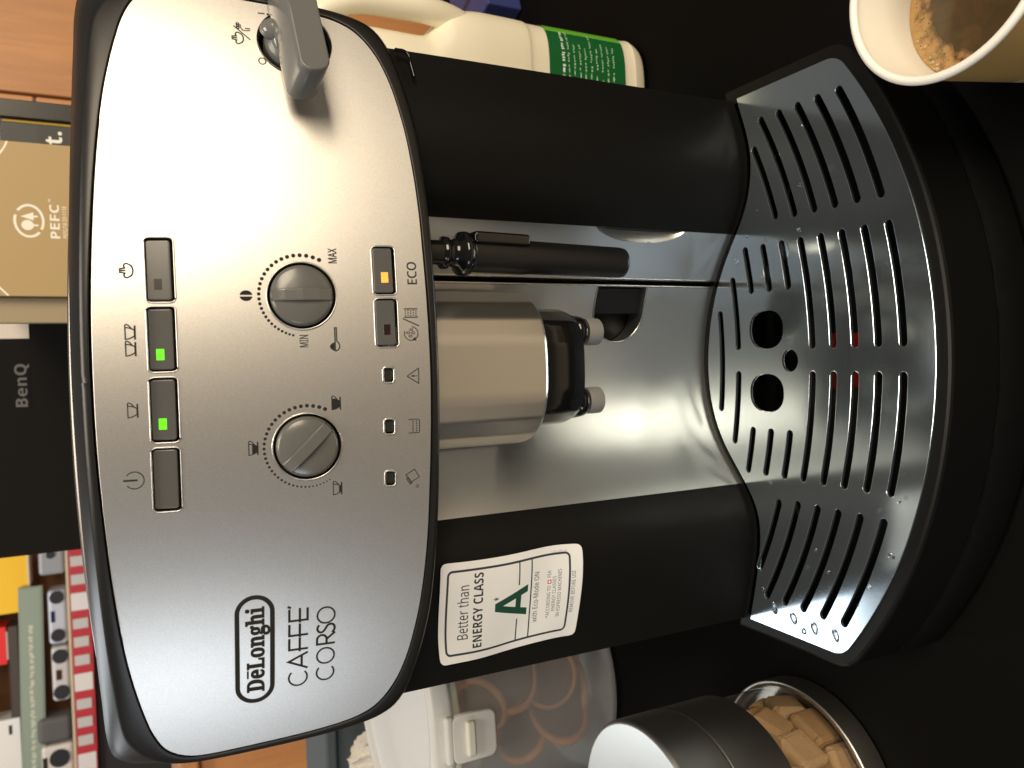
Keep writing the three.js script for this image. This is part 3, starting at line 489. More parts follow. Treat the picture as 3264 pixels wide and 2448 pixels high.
// ------------------------------------------------------------------ paper cup of coffee
{
  const cupG = thing('paper_cup', 'white rimmed paper cup with a printed tan sleeve, half full of black coffee', 'cup', [0.1362, 0, 0.1410]);
  const H = 0.09, r0 = 0.0265, r1 = 0.0362, T = 0.0006, rr = (y) => r0 + (r1 - r0) * y / H;
  mesh('inner_wall', lathe([[0.0001, 0.006], [rr(0.006) - T, 0.006], [rr(0.03) - T, 0.03], [rr(H) - T, H]], 96), std({ color: lin(0.82, 0.78, 0.68), roughness: 0.45, side: THREE.DoubleSide }), cupG);
  mesh('rim', new THREE.TorusGeometry(r1 + 0.0004, 0.0016, 16, 120).rotateX(Math.PI / 2).translate(0, H, 0), std({ color: lin(0.84, 0.81, 0.74), roughness: 0.4 }), cupG);
  const [cv, c] = canvas(1024, 384); c.fillStyle = 'rgb(196,160,98)'; c.fillRect(0, 0, 1024, 384);
  for (let i = 0; i < 5; i++) { const x = i * 205; c.fillStyle = 'rgb(206,172,104)'; c.beginPath(); c.moveTo(x, 384); c.bezierCurveTo(x + 60, 150, x + 150, 90, x + 205, 200); c.lineTo(x + 205, 384); c.fill(); c.strokeStyle = 'rgb(240,228,196)'; c.lineWidth = 7; c.beginPath(); c.moveTo(x, 384); c.bezierCurveTo(x + 60, 150, x + 150, 90, x + 205, 200); c.stroke();
    c.fillStyle = 'rgb(92,66,40)'; c.beginPath(); c.moveTo(x + 70, 330); c.bezierCurveTo(x + 90, 220, x + 150, 170, x + 190, 240); c.bezierCurveTo(x + 160, 230, x + 130, 270, x + 110, 350); c.fill(); c.beginPath(); c.ellipse(x + 165, 300, 26, 12, -0.7, 0, 7); c.fill(); }
  mesh('sleeve', lathe([[r0 - 0.001, 0.0005], [r0, 0.0008], [rr(0.045), 0.045], [r1, H - 0.001]], 96), std({ map: tex(cv), roughness: 0.5, side: THREE.DoubleSide }), cupG);
  const [cc, k] = canvas(512, 512); const yl = 0.063, cr = rr(yl) - T - 0.0002;
  k.fillStyle = 'rgb(74,58,36)'; k.fillRect(0, 0, 512, 512);
  for (let i = 0; i < 260; i++) { k.fillStyle = `rgba(${R(84, 110) | 0},${R(66, 84) | 0},${R(38, 50) | 0},0.12)`; k.beginPath(); k.ellipse(R(0, 512), R(0, 512), R(8, 50), R(6, 30), R(0, 3), 0, 7); k.fill(); }
  for (let i = 0; i < 3000; i++) { const a = R(0, 6.283), q = 256 * (1 - Math.pow(rnd(), 1.8) * (0.22 + 0.1 * vnoise(a * 1.6, 3))); k.fillStyle = `rgba(${R(160, 190) | 0},${R(124, 146) | 0},${R(72, 96) | 0},0.2)`; k.beginPath(); k.arc(256 + q * Math.cos(a), 256 + q * Math.sin(a), R(4, 15), 0, 7); k.fill(); }
  for (let i = 0; i < 130; i++) { const a = R(0, 6.283), q = R(195, 250); k.fillStyle = 'rgba(50,34,18,0.85)'; k.beginPath(); k.arc(256 + q * Math.cos(a), 256 + q * Math.sin(a), R(0.8, 2.2), 0, 7); k.fill(); }
  const cg = new THREE.CircleGeometry(cr, 96).rotateX(-Math.PI / 2);
  const cf = mesh('coffee', cg, std({ map: tex(cc), roughness: 0.12 }), cupG); cf.position.y = yl;
  for (let i = 0; i < 46; i++) { const a = R(1.6, 4.4), q = cr * R(0.86, 0.985), s = R(0.0003, 0.0009); const b = mesh('bubble', new THREE.SphereGeometry(s, 10, 6, 0, 6.2832, 0, Math.PI / 2), phy({ color: lin(0.5, 0.36, 0.2), roughness: 0.08 }), cupG); b.position.set(q * Math.cos(a), yl, q * Math.sin(a)); }
}
// ------------------------------------------------------------------ steel sugar jar with a glass band
const jarAt = [-0.244, 0, -0.0035];
{
  const jar = thing('sugar_jar', 'brushed steel sugar jar with a glass band showing brown sugar lumps', 'jar', jarAt);
  const brush = noiseTex(256, (x, y) => { const v = 110 + 60 * vnoise(y * 0.9, 3.3) + 40 * (vnoise(x * 0.05 + 9, y * 1.7) - 0.5) | 0; return [v, v, v]; });
  const steel = phy({ color: lin(0.5, 0.49, 0.46), metalness: 1, roughness: 0.36, bumpMap: brush, bumpScale: 0.00003 });
  const r = 0.0572;
  mesh('base', lathe([[0.0001, 0.0005], [r - 0.002, 0.0005], [r, 0.002], [r, 0.0155], [r - 0.0006, 0.0162], [r - 0.003, 0.0163], [r - 0.003, 0.004], [0.0001, 0.004]], 120), steel, jar);
  mesh('glass_band', lathe([[r - 0.0033, 0.005], [r - 0.0033, 0.09]], 120), phy({ color: lin(0.98, 0.95, 0.9), roughness: 0.04, transmission: 1, thickness: 0, side: THREE.DoubleSide }), jar);
  mesh('upper_wall', lathe([[r - 0.003, 0.0585], [r - 0.0008, 0.0585], [r, 0.0592], [r, 0.0908], [r - 0.001, 0.0914], [r - 0.003, 0.0914], [r - 0.003, 0.0585]], 120), steel, jar);
  const lid = mesh('lid', lathe([[r - 0.004, 0.0918], [r - 0.0006, 0.0921], [r + 0.0002, 0.093], [r + 0.0002, 0.1182], [r - 0.0006, 0.12], [r - 0.0024, 0.1207], [0.03, 0.1208], [0.0001, 0.1208]], 120), phy({ color: lin(0.6, 0.59, 0.56), metalness: 1, roughness: 0.36, bumpMap: brush, bumpScale: 0.00003 }), jar);
  const sugarTex = noiseTex(128, () => { const v = 150 + 105 * rnd(); return [v, v * 0.9, v * 0.78]; }, { srgb: true, repeat: 2 });
  const sug = [lin(0.7, 0.6, 0.48), lin(0.78, 0.69, 0.56), lin(0.6, 0.49, 0.36)].map((col) => std({ color: col, map: sugarTex, bumpMap: grainBump, bumpScale: 0.0004, roughness: 0.55 }));
  const lumpGeo = [0, 1, 2, 3].map((s) => { const g = new RoundedBoxGeometry(0.0222, 0.019, 0.015, 8, 0.0042); const p = g.attributes.position; for (let i = 0; i < p.count; i++) { const v = V3(p.getX(i), p.getY(i), p.getZ(i)), n = 1 + 0.2 * (vnoise(v.x * 220 + s * 9, v.y * 220 + v.z * 170) - 0.5) + 0.09 * (vnoise(v.x * 700 + s, v.y * 700 + v.z * 600) - 0.5) + 0.05 * (vnoise(v.x * 1700 + s, v.y * 1700 + v.z * 1600) - 0.5); v.multiplyScalar(n); p.setXYZ(i, v.x, v.y, v.z); } g.computeVertexNormals(); return g; });
  let n = 0;
  for (let lay = 0; lay < 3; lay++) for (let i = 0; i < 7; i++) {
    const a = -0.75 + i * 0.56 + (lay % 2) * 0.28 + R(-0.04, 0.04), q = 0.0385 + R(-0.0015, 0.001);
    const m = mesh('sugar_lump', lumpGeo[n % 4], sug[(n * 7 + lay) % 3]); m.position.set(jarAt[0] + q * Math.cos(a), 0.0155 + lay * 0.0192, jarAt[2] + q * Math.sin(a));
    m.rotation.set(R(-0.25, 0.25), -a + R(-0.25, 0.25) + Math.PI / 2, R(-0.5, 0.5)); m.scale.setScalar(R(0.94, 1.04)); n++;
    tag(m, 'rough brown sugar lump behind the glass band of the steel jar', 'sugar lump', 'brown sugar lumps in the jar');
  }
}
// ------------------------------------------------------------------ clip-lid tub of biscuits
{
  const at = [-0.274, 0, -0.295];
  const tub = thing('biscuit_tub', 'round cloudy plastic tub with clip-on lid holding brown biscuits', 'tub', at);
  const clear = phy({ color: lin(0.9, 0.9, 0.88), roughness: 0.32, transmission: 0.8, thickness: 0, side: THREE.DoubleSide });
  const cloudy = phy({ color: lin(0.86, 0.85, 0.82), roughness: 0.42, transmission: 0.3, thickness: 0, side: THREE.DoubleSide });
  mesh('wall', lathe([[0.0001, 0.002], [0.085, 0.002], [0.0925, 0.005], [0.0945, 0.011], [0.0975, 0.145], [0.0975, 0.153]], 120), clear, tub);
  mesh('lid', lathe([[0.0985, 0.148], [0.1025, 0.149], [0.103, 0.1525], [0.1025, 0.1625], [0.0995, 0.166], [0.094, 0.166], [0.092, 0.1625], [0.088, 0.162], [0.05, 0.1635], [0.0001, 0.164]], 120), cloudy, tub);
  mesh('seal', lathe([[0.0985, 0.143], [0.101, 0.1435], [0.101, 0.1475], [0.0985, 0.148]], 120), std({ color: lin(0.66, 0.64, 0.52), roughness: 0.5 }), tub);
  for (const a of [1.5, 1.5 + Math.PI]) {
    const g = new THREE.Group(); g.name = 'clip'; g.rotation.y = Math.PI / 2 - a; tub.add(g);
    const mk = (n, w, h, d, y, z, mat) => { const m = mesh(n, new RoundedBoxGeometry(w, h, d, 4, Math.min(d, h) * 0.4), mat, g); m.position.set(0, y, z); };
{ const m = mesh('flap', slab(roundRect(34, 34, 6, 6), 0.004, 0.0012), cloudy, g); m.position.set(0, 0.136, 0.1075); } mk('latch_bar', 0.025, 0.007, 0.005, 0.1395, 0.109, std({ color: lin(0.66, 0.65, 0.55), roughness: 0.5 })); mk('hinge', 0.034, 0.006, 0.006, 0.1545, 0.1045, cloudy);
  }
  const choc = std({ color: lin(0.1, 0.045, 0.022), roughness: 0.6, bumpMap: grainBump, bumpScale: 0.0003 }), edge = std({ color: lin(0.42, 0.17, 0.06), roughness: 0.6 });
  const spots = [[0.045, 0.03, 0.052, 0.6, 0.3], [0.02, 0.045, 0.07, 1.1, -0.2], [-0.02, 0.035, 0.066, 1.3, 0.9], [-0.045, 0.06, 0.045, 0.9, 1.4], [0.03, 0.08, 0.066, 1.2, 0.5], [0, 0.1, 0.055, 0.7, -0.6], [-0.045, 0.1, 0.04, 1.2, 1.9], [0.05, 0.105, 0.04, 1.4, 0.2], [0.06, 0.062, 0.03, 1.0, 0.7], [-0.01, 0.016, 0.05, 0.15, 0.2], [0.05, 0.014, 0.02, 0.1, 0], [-0.06, 0.03, 0.02, 0.8, 2.2]];
  for (const [x, y, z, tilt, az] of spots) {
    const b = thing('biscuit', 'dark brown oval biscuit seen through the cloudy tub wall', 'biscuit', [at[0] + x * 0.85, y + 0.004, at[2] + z * 0.85], 'biscuits in the tub'); b.rotation.set(tilt, az, R(-0.3, 0.3), 'YXZ');
    const c = mesh('cake', lathe([[0.0001, -0.0035], [0.022, -0.0035], [0.0245, -0.001], [0.0245, 0.001], [0.022, 0.0035], [0.0001, 0.0035]], 40), choc, b); c.scale.set(1.15, 1, 0.85);
    const e = mesh('crust', new THREE.TorusGeometry(0.0245, 0.0032, 10, 48).rotateX(Math.PI / 2), edge, b); e.scale.set(1.15, 1, 0.85);
  }
}
// ------------------------------------------------------------------ crumpled white bag behind the tub
{
  const g = new THREE.IcosahedronGeometry(1, 20), p = g.attributes.position;
  for (let i = 0; i < p.count; i++) { const x = p.getX(i), y = p.getY(i), z = p.getZ(i); const fold = Math.abs(Math.sin(Math.atan2(z, x) * 7 + y * 3)) * 0.1 + 0.16 * Math.abs(vnoise(x * 3 + 5, y * 4 + z * 3) - 0.5) + 0.08 * Math.abs(vnoise(x * 8, y * 9 + z * 8) - 0.5); const s = 1 - fold; p.setXYZ(i, x * s * 0.05, Math.max(-0.078, y * s * 0.085), z * s * 0.045); }
  const m = mesh('paper_bag', toCreasedNormals(mergeVertices(g), 0.9), phy({ color: lin(0.72, 0.68, 0.6), roughness: 0.4 })); m.position.set(-0.418, 0.0782, -0.475);
  tag(m, 'crumpled white bag behind the biscuit tub', 'bag');
}
// ------------------------------------------------------------------ milk jug
{
  const jug = thing('milk_jug', 'white plastic milk jug with a handle and a green wraparound label', 'milk jug', [0.1905, 0, -0.196]);
  const milk = phy({ color: lin(0.8, 0.74, 0.58), roughness: 0.36 });
  const sec = (hx, hz, cx, ex, a) => { const c = Math.cos(a), s = Math.sin(a); return [cx + hx * Math.sign(c) * Math.pow(Math.abs(c), ex), hz * Math.sign(s) * Math.pow(Math.abs(s), ex)]; };
  const prof = [[0.0005, 0.036, 0.036, 0, 0.6], [0.003, 0.044, 0.044, 0, 0.55], [0.012, 0.0475, 0.0475, 0, 0.52], [0.02, 0.0472, 0.0472, 0, 0.52], [0.09, 0.0472, 0.0472, 0, 0.52], [0.1, 0.0482, 0.0482, 0, 0.52], [0.13, 0.049, 0.049, 0, 0.55], [0.143, 0.0478, 0.0487, -0.0005, 0.55], [0.152, 0.0455, 0.0482, -0.002, 0.55], [0.16, 0.0405, 0.0478, -0.007, 0.53], [0.169, 0.037, 0.047, -0.0102, 0.52], [0.19, 0.037, 0.045, -0.01, 0.5], [0.21, 0.038, 0.041, -0.009, 0.55], [0.224, 0.036, 0.034, -0.008, 0.7], [0.23, 0.022, 0.022, -0.011, 1], [0.236, 0.018, 0.018, -0.012, 1], [0.25, 0.018, 0.018, -0.012, 1]];
  const pc = (t) => { const n = prof.length - 1, f = t * n, i = Math.min(n - 1, Math.floor(f)), u = f - i, A = prof[Math.max(0, i - 1)], B = prof[i], C = prof[i + 1], D = prof[Math.min(n, i + 2)]; return B.map((b, k) => { const m0 = (C[k] - A[k]) / 2 * 0.8, m1 = (D[k] - b) / 2 * 0.8, u2 = u * u, u3 = u2 * u; return (2 * u3 - 3 * u2 + 1) * b + (u3 - 2 * u2 + u) * m0 + (3 * u2 - 2 * u3) * C[k] + (u3 - u2) * m1; }); };
  mesh('body', gridGeo(96, 78, (u, v) => { const [y, hx, hz, cx, ex] = pc(v), [x, z] = sec(hx, hz, cx, ex, -u * Math.PI * 2); return [x, y, z]; }), milk, jug);
  mesh('handle', tube([V3(0.026, 0.122, 0.028), V3(0.0365, 0.146, 0.033), V3(0.0395, 0.166, 0.035), V3(0.0405, 0.19, 0.033), V3(0.0405, 0.214, 0.029), V3(0.036, 0.228, 0.02), V3(0.02, 0.234, 0.008), V3(0, 0.232, 0)], 0.0084, 60, 20), milk, jug);
  mesh('cap', lathe([[0.019, 0.25], [0.0195, 0.251], [0.0195, 0.264], [0.018, 0.266], [0.0001, 0.266]], 48), std({ color: lin(0.05, 0.3, 0.06), roughness: 0.4 }), jug);
  const [cv, c] = canvas(1024, 512); c.fillStyle = 'rgb(22,92,46)'; c.fillRect(0, 0, 1024, 512);
  const X0 = 256 * 3; // front face around u = 0.75
  c.fillStyle = 'rgb(104,176,58)'; c.fillRect(880, 0, 60, 512); c.fillRect(120, 0, 60, 512);
  c.fillStyle = 'rgba(206,222,196,0.95)'; c.save(); c.fillRect(0, 0, 0, 0); c.restore();
  for (let row = 0; row < 11; row++) { let x = 640; const y = 84 + row * 38, end = row === 0 ? 868 : row === 10 ? 730 : R(820, 868); const h = row === 0 ? 20 : 11; if (row === 0) c.fillStyle = 'rgb(236,238,226)'; else c.fillStyle = 'rgb(176,204,170)'; while (x < end) { const w = row === 0 ? R(14, 24) : R(10, 30); for (let q = 0; q < w; q += 5) c.fillRect(x + q, y + R(-3, 3), 3.4, h * R(0.6, 1)); x += w + 7; } }
  mesh('label', gridGeo(96, 10, (u, v) => { const [x, z] = sec(0.0479, 0.0479, 0, 0.52, -u * Math.PI * 2); return [x, 0.022 + 0.062 * v, z]; }), std({ map: tex(cv), roughness: 0.35 }), jug);
}
// ------------------------------------------------------------------ things farther back on the table
{
  const b = thing('blue_packet', 'dark blue cardboard packet behind the milk jug', 'packet', [0.372, 0, -0.40]); b.rotation.y = 0.35;
  mesh('carton', new RoundedBoxGeometry(0.11, 0.036, 0.075, 2, 0.002).translate(0, 0.0185, 0), std({ color: lin(0.03, 0.04, 0.16), roughness: 0.5 }), b);
  mesh('band', new RoundedBoxGeometry(0.006, 0.037, 0.0756, 2, 0.001).translate(-0.02, 0.0186, 0), std({ color: lin(0.02, 0.02, 0.03), roughness: 0.5 }), b);
}
{ // tan carton with white print
  const k = thing('tan_carton', 'tan cardboard carton with white forest logo behind the coffee machine', 'carton', [0.127, 0, -0.50]); k.rotation.y = -0.02;
  const card = std({ color: lin(0.42, 0.32, 0.17), roughness: 0.55 });
  const [cv, c] = canvas(1024, 512); c.fillStyle = 'rgb(176,150,104)'; c.fillRect(0, 0, 1024, 512);
  { const im = c.getImageData(0, 0, 1024, 512); for (let i = 0; i < im.data.length; i += 4) { const d = (rnd() - 0.5) * 10; im.data[i] += d; im.data[i + 1] += d; im.data[i + 2] += d; } c.putImageData(im, 0, 0); }
  // the face is 0.124 x 0.11 m (y 0.345 .. 0.455)
  const kx = 1024 / 124, ky = 512 / 110; c.save(); c.scale(kx, ky); c.strokeStyle = c.fillStyle = 'rgb(238,234,222)'; c.lineCap = 'butt';
  const lx = 61, ly = 38.5, q = 1.15; // logo centre in mm from left / top
  c.translate(lx, ly); c.scale(q, q); c.translate(-lx, -ly);
  c.lineWidth = 1.7; c.beginPath(); c.ellipse(lx, ly, 11, 8.6, 0, Math.PI * 0.75, Math.PI * 1.62); c.stroke(); c.beginPath(); c.ellipse(lx, ly, 11, 8.6, 0, -Math.PI * 0.28, Math.PI * 0.68); c.stroke();
  c.beginPath(); c.ellipse(lx - 3, ly - 1, 3.6, 3.8, 0, 0, 7); c.fill(); c.fillRect(lx - 3.6, ly + 2, 1.3, 3.6); c.beginPath(); c.moveTo(lx + 3, ly - 5.2); c.lineTo(lx + 6.2, ly + 2.8); c.lineTo(lx + 0.4, ly + 2.8); c.fill(); c.fillRect(lx + 2.6, ly + 2.6, 1.3, 2.8);
  c.textAlign = 'center'; c.font = 'bold 8.4px sans-serif'; c.save(); c.translate(lx, ly + 18.5); c.scale(25.5 / c.measureText('PEFC').width, 1); c.fillText('PEFC', 0, 0); c.restore(); c.font = '2px sans-serif'; c.fillText('TM', lx + 15, ly + 13.5); c.font = '3.6px sans-serif'; c.save(); c.translate(lx, ly + 23.5); c.scale(23 / c.measureText('PEFC/18-33-1118').width, 1); c.fillText('PEFC/18-33-1118', 0, 0); c.restore();
  c.translate(lx, ly); c.scale(1 / q, 1 / q); c.translate(-lx, -ly); c.lineWidth = 1.4; c.beginPath(); c.moveTo(124, 26); c.quadraticCurveTo(112, 22, 104, 10); c.stroke(); c.beginPath(); c.moveTo(0, 22); c.lineTo(9, 14); c.stroke(); c.restore();
  const box = mesh('box', new RoundedBoxGeometry(0.1236, 0.455, 0.16, 2, 0.0015).translate(0, 0.2275, 0), card, k);
  const face = mesh('printed_face', new THREE.PlaneGeometry(0.1228, 0.11), std({ map: tex(cv), roughness: 0.5 }), k); face.position.set(0, 0.3995, 0.0802);
  const flap = mesh('side_flap', new RoundedBoxGeometry(0.021, 0.45, 0.02, 2, 0.001).translate(0, 0.225, 0), std({ color: lin(0.34, 0.27, 0.17), roughness: 0.55 }), k); flap.position.set(-0.0726, 0, 0.06);
}
{ // black carton with grey lettering
  const k = thing('black_carton', 'black cardboard carton with grey lettering behind the coffee machine', 'carton', [-0.0665, 0, -0.665]);
  mesh('box', new RoundedBoxGeometry(0.236, 0.52, 0.12, 2, 0.0015).translate(0, 0.26, 0), phy({ color: lin(0.0095, 0.009, 0.0088), roughness: 0.75, specularIntensity: 0.15 }), k);
  const [cv, c] = canvas(512, 160); c.fillStyle = 'rgb(25,24,24)'; c.fillRect(0, 0, 512, 160); c.fillStyle = 'rgb(100,100,100)'; c.textAlign = 'center'; c.textBaseline = 'alphabetic'; c.font = 'bold 150px sans-serif'; c.save(); c.translate(256, 128); c.scale(480 / c.measureText('BenQ').width, 1); c.fillText('BenQ', 0, 0); c.restore();
  const f = mesh('lettering', new THREE.PlaneGeometry(0.049, 0.0153), phy({ map: tex(cv), roughness: 0.75, specularIntensity: 0.15 }), k); f.position.set(0.0545, 0.4455, 0.0603);
  const w = mesh('paper_label', new RoundedBoxGeometry(0.02, 0.03, 0.0006, 1, 0.0002), std({ color: lin(0.62, 0.56, 0.5), roughness: 0.6 }), k); w.position.set(0.112, 0.452, 0.0605);
}
{ // dark book standing beside the tan carton
  const k = thing('dark_book', 'dark grey hardback with a yellow line standing beside the tan carton', 'book', [0.232, 0, -0.62]);
  mesh('cover', new RoundedBoxGeometry(0.05, 0.448, 0.13, 2, 0.002).translate(0, 0.224, 0), std({ color: lin(0.035, 0.036, 0.038), roughness: 0.45 }), k);
  mesh('spine_band', new RoundedBoxGeometry(0.017, 0.449, 0.02, 2, 0.001).translate(0.018, 0.2245, 0.0605), std({ color: lin(0.008, 0.007, 0.007), roughness: 0.3 }), k);
  mesh('yellow_line', new RoundedBoxGeometry(0.0022, 0.446, 0.002, 1, 0.0003).translate(0.0075, 0.223, 0.065), std({ color: lin(0.5, 0.33, 0.03), roughness: 0.5 }), k);
  mesh('page_block', new RoundedBoxGeometry(0.046, 0.012, 0.12, 2, 0.001).translate(0, 0.4545, 0), std({ color: lin(0.55, 0.48, 0.45), roughness: 0.7 }), k);
  const [cv, c] = canvas(128, 128); c.fillStyle = 'rgb(52,53,54)'; c.fillRect(0, 0, 128, 128); c.fillStyle = 'rgb(235,235,232)'; c.font = 'bold 110px sans-serif'; c.fillText('t.', 18, 104); const f = mesh('lettering', new THREE.PlaneGeometry(0.024, 0.024), std({ map: tex(cv), roughness: 0.5 }), k); f.position.set(-0.0035, 0.405, 0.0652);
}
{ // wooden partition beyond the table
  const wood = noiseTex(512, (x, y) => { const g = 0.9 + 0.1 * (vnoise(y * 0.012, x * 0.09) - 0.5) + 0.07 * (vnoise(y * 0.03, x * 0.4) - 0.5) + 0.03 * (rnd() - 0.5); return [206 * g, 142 * g, 86 * g]; }, { srgb: true });
  wood.repeat.set(1.1, 1.1);
  const wm = std({ map: wood, roughness: 0.45 });
  const w = thing('wood_partition', 'orange brown wooden partition panel behind the milk jug', 'partition', [0.85, -0.75, -1.25]);
  const panel = (n, wd, h, x, y, m) => { const g = new RoundedBoxGeometry(wd, h, 0.03, 2, 0.002); planeUV(g, 'X', 'Y', 1); const q = mesh(n, g, m, w); q.position.set(x, y, 0); };
  panel('panel', 0.8, 1.8, 0.02, 0.9, wm); panel('panel', 0.3, 0.98 + 0.24, -0.535, 0.61, wm); panel('panel', 0.3, 0.4, -0.535, 1.424, wm);
  const c = thing('wood_counter', 'low orange brown wooden counter behind the crumpled bag', 'counter', [-0.95, -0.75, -1.15]);
  const g = new RoundedBoxGeometry(0.9, 1.02, 0.3, 2, 0.004); planeUV(g, 'X', 'Y', 1); const q = mesh('carcass', g, wm, c); q.position.set(0, 0.51, 0);
  const g2 = new RoundedBoxGeometry(0.94, 0.03, 0.34, 2, 0.006); planeUV(g2, 'X', 'Z', 1); mesh('top', g2, wm, c).position.set(0, 1.036, 0);
}
{ // blue grey storage box at the back of the table
  const k = thing('storage_box', 'blue grey storage box behind the biscuit tub', 'box', [-0.47, 0, -0.565]); const m = std({ color: lin(0.075, 0.09, 0.1), roughness: 0.7 });
  mesh('bin', new RoundedBoxGeometry(0.26, 0.16, 0.1, 3, 0.006).translate(0, 0.0805, 0), m, k); mesh('lid', new RoundedBoxGeometry(0.27, 0.014, 0.11, 3, 0.004).translate(0, 0.168, 0), m, k);
}
// ------------------------------------------------------------------ the shop shelf far behind
{
  const K = 2.612, FX = (x) => 0.0054 + (x - 0.0054) * K, FY = (y) => 0.35 + (y - 0.35) * K, Z = -4.7;
  const box = (name, x0, x1, y0, y1, z0, z1, mat, parent, r = 0.004) => { const g = new RoundedBoxGeometry(Math.abs(x1 - x0), Math.abs(y1 - y0), z1 - z0, 2, r); planeUV(g, 'X', 'Y', 1); const m = mesh(name, g, mat, parent); m.position.set((x0 + x1) / 2, (y0 + y1) / 2, (z0 + z1) / 2); return m; };
  const brown = std({ color: lin(0.26, 0.12, 0.05), roughness: 0.6 }), beige = std({ color: lin(0.62, 0.5, 0.36), roughness: 0.6 });
  const s = thing('shop_shelf', 'brown shop shelf with a red price rail far behind the machine', 'shelf', [0, 0, 0]);
  box('back_board', -3.4, -0.8, -1, 2.2, Z - 0.5, Z - 0.46, brown, s);
  box('shelf_board', -3.4, -0.8, FY(0.478), FY(0.484), Z - 0.45, Z, beige, s);
  box('shelf_board', -3.4, -0.8, FY(0.66), FY(0.668), Z - 0.45, Z, beige, s);
  box('lower_panel', -3.4, -0.8, -1, FY(0.436), Z - 0.45, Z - 0.02, std({ color: lin(0.02, 0.02, 0.022), roughness: 0.6 }), s);
  const railM = std({ color: lin(0.5, 0.035, 0.05), roughness: 0.5 }), lab = std({ color: lin(0.55, 0.53, 0.52), roughness: 0.6 }), labW = std({ color: lin(0.75, 0.7, 0.7), roughness: 0.6 });
  box('price_rail', -3.4, -0.8, FY(0.438), FY(0.477), Z + 0.003, Z + 0.012, railM, s);
  let x = -0.36; let i = 0; while (x > -1.2) { const w = i % 4 === 3 ? 0.038 : 0.022; box('price_label', FX(x), FX(x - w), FY(i % 4 === 3 ? 0.441 : 0.445), FY(i % 4 === 3 ? 0.476 : 0.474), Z + 0.013, Z + 0.018, i % 4 === 3 ? labW : lab, s, 0.002); x -= w + 0.018; i++; }
  const grille = std({ color: lin(0.015, 0.017, 0.022), roughness: 0.7 });
  const radio = (label, x0, x1, y0, y1, col, speakers, disp, dcol) => {
    const t = thing('radio', label, 'radio'); box('case', FX(x0), FX(x1), FY(y0), FY(y1), Z - 0.14, Z - 0.01, std({ color: col, roughness: 0.35 }), t, 0.02);
    for (const [sx, sy, r] of speakers) { const m = mesh('speaker', new THREE.CylinderGeometry(r * K, r * K, 0.012, 36).rotateX(Math.PI / 2), grille, t); m.position.set(FX(sx), FY(sy), Z - 0.008); }
    if (disp) box('display', FX(disp[0]), FX(disp[1]), FY(disp[2]), FY(disp[3]), Z - 0.012, Z - 0.006, std({ color: dcol, roughness: 0.2 }), t, 0.002);
  };
  radio('pale blue grey table radio with two round speakers and a blue display', -0.471, -0.588, 0.485, 0.5205, lin(0.5, 0.52, 0.6), [[-0.486, 0.503, 0.0135], [-0.568, 0.5035, 0.0135]], [-0.515, -0.539, 0.508, 0.5155], lin(0.01, 0.02, 0.08));
  radio('silver grey table radio with two round speakers and a brown display', -0.594, -0.712, 0.485, 0.5185, lin(0.56, 0.54, 0.54), [[-0.614, 0.5015, 0.015], [-0.692, 0.5015, 0.015]], [-0.643, -0.665, 0.5, 0.5105], lin(0.06, 0.025, 0.02));
  radio('white table radio with one round speaker on the shop shelf beside a grey box', -0.806, -0.9, 0.485, 0.5445, lin(0.66, 0.6, 0.55), [[-0.834, 0.511, 0.019]], [-0.828, -0.856, 0.534, 0.5425], lin(0.03, 0.03, 0.02));
  radio('dark silver radio with one small speaker on the shop shelf beside the yellow carton', -0.384, -0.437, 0.485, 0.534, lin(0.3, 0.31, 0.34), [[-0.393, 0.511, 0.008]], null, null);
  const gb = thing('grey_speaker', 'plain dark grey rounded speaker on the shop shelf', 'speaker'); box('case', FX(-0.744), FX(-0.8), FY(0.485), FY(0.55), Z - 0.14, Z, std({ color: lin(0.1, 0.095, 0.095), roughness: 0.7 }), gb, 0.03); box('foot', FX(-0.748), FX(-0.796), FY(0.4845), FY(0.4875), Z - 0.13, Z - 0.01, grille, gb, 0.002);
  const yb = thing('yellow_carton', 'bright yellow carton on the shop shelf', 'carton'); box('box', FX(-0.388), FX(-0.512), FY(0.556), FY(0.64), Z - 0.2, Z - 0.06, std({ color: lin(0.85, 0.5, 0.02), roughness: 0.5 }), yb, 0.003); box('flap', FX(-0.388), FX(-0.46), FY(0.552), FY(0.5565), Z - 0.2, Z - 0.055, beige, yb, 0.002);
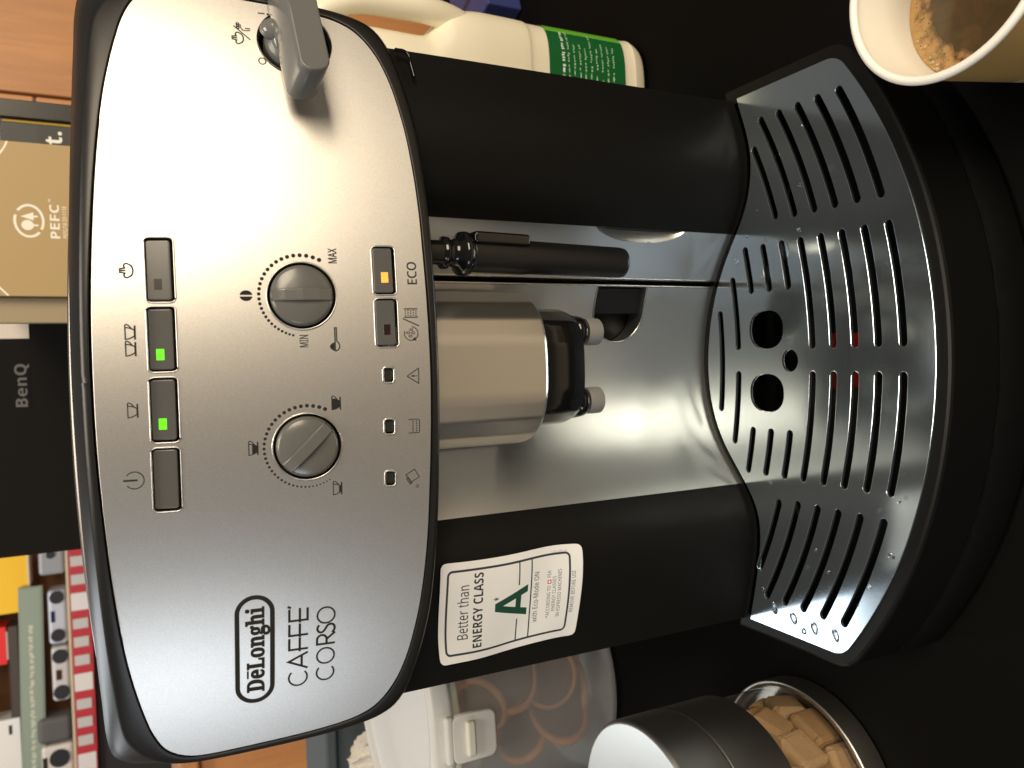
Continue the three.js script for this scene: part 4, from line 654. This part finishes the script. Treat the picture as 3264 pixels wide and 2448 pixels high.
  // grey green header board with faint pale lettering too soft to read
  const [cv, c] = canvas(1024, 128); c.fillStyle = 'rgb(140,152,138)'; c.fillRect(0, 0, 1024, 128); c.fillStyle = 'rgb(206,206,184)'; { let px = 60; while (px < 800) { const w = R(12, 42); for (let q = 0; q < w; q += 11) c.fillRect(px + q, 50 + R(-6, 4), 7, R(18, 30)); px += w + 14; } }
  const sg = thing('header_board', 'grey green header board with pale lettering above the radios', 'sign'); box('board', FX(-0.458), FX(-0.9), FY(0.533), FY(0.578), Z - 0.05, Z - 0.03, std({ color: lin(0.24, 0.29, 0.23), roughness: 0.5 }), sg, 0.003).rotation.z = -0.02;
  const pl = mesh('lettering', new THREE.PlaneGeometry((0.9 - 0.458) * K - 0.02, 0.037 * K), std({ map: tex(cv), roughness: 0.5 }), sg); pl.position.set((FX(-0.458) + FX(-0.9)) / 2, FY(0.5555), Z - 0.028); pl.rotation.z = -0.02;
  const rb = thing('red_packet', 'bright red packet above the header board on the shop shelf', 'packet'); box('box', FX(-0.54), FX(-0.62), FY(0.6), FY(0.64), Z - 0.2, Z - 0.07, std({ color: lin(0.7, 0.03, 0.03), roughness: 0.4 }), rb, 0.003); box('band', FX(-0.55), FX(-0.61), FY(0.597), FY(0.6005), Z - 0.19, Z - 0.065, std({ color: lin(0.4, 0.35, 0.33), roughness: 0.5 }), rb, 0.001);
  const db = thing('dark_carton', 'dark brown carton between the red packet and the header board', 'carton'); box('box', FX(-0.54), FX(-0.735), FY(0.579), FY(0.5955), Z - 0.2, Z - 0.06, std({ color: lin(0.06, 0.045, 0.035), roughness: 0.6 }), db, 0.003); box('lid', FX(-0.54), FX(-0.735), FY(0.5958), FY(0.597), Z - 0.2, Z - 0.058, std({ color: lin(0.08, 0.06, 0.05), roughness: 0.6 }), db, 0.001);
  const wb = thing('white_carton', 'white printed carton at the end of the header board', 'carton'); box('box', FX(-0.737), FX(-0.9), FY(0.582), FY(0.65), Z - 0.2, Z - 0.06, std({ color: lin(0.75, 0.73, 0.7), roughness: 0.5 }), wb, 0.003); box('print', FX(-0.75), FX(-0.77), FY(0.597), FY(0.603), Z - 0.062, Z - 0.058, grille, wb, 0.001);
}

renderer.render(scene, camera);
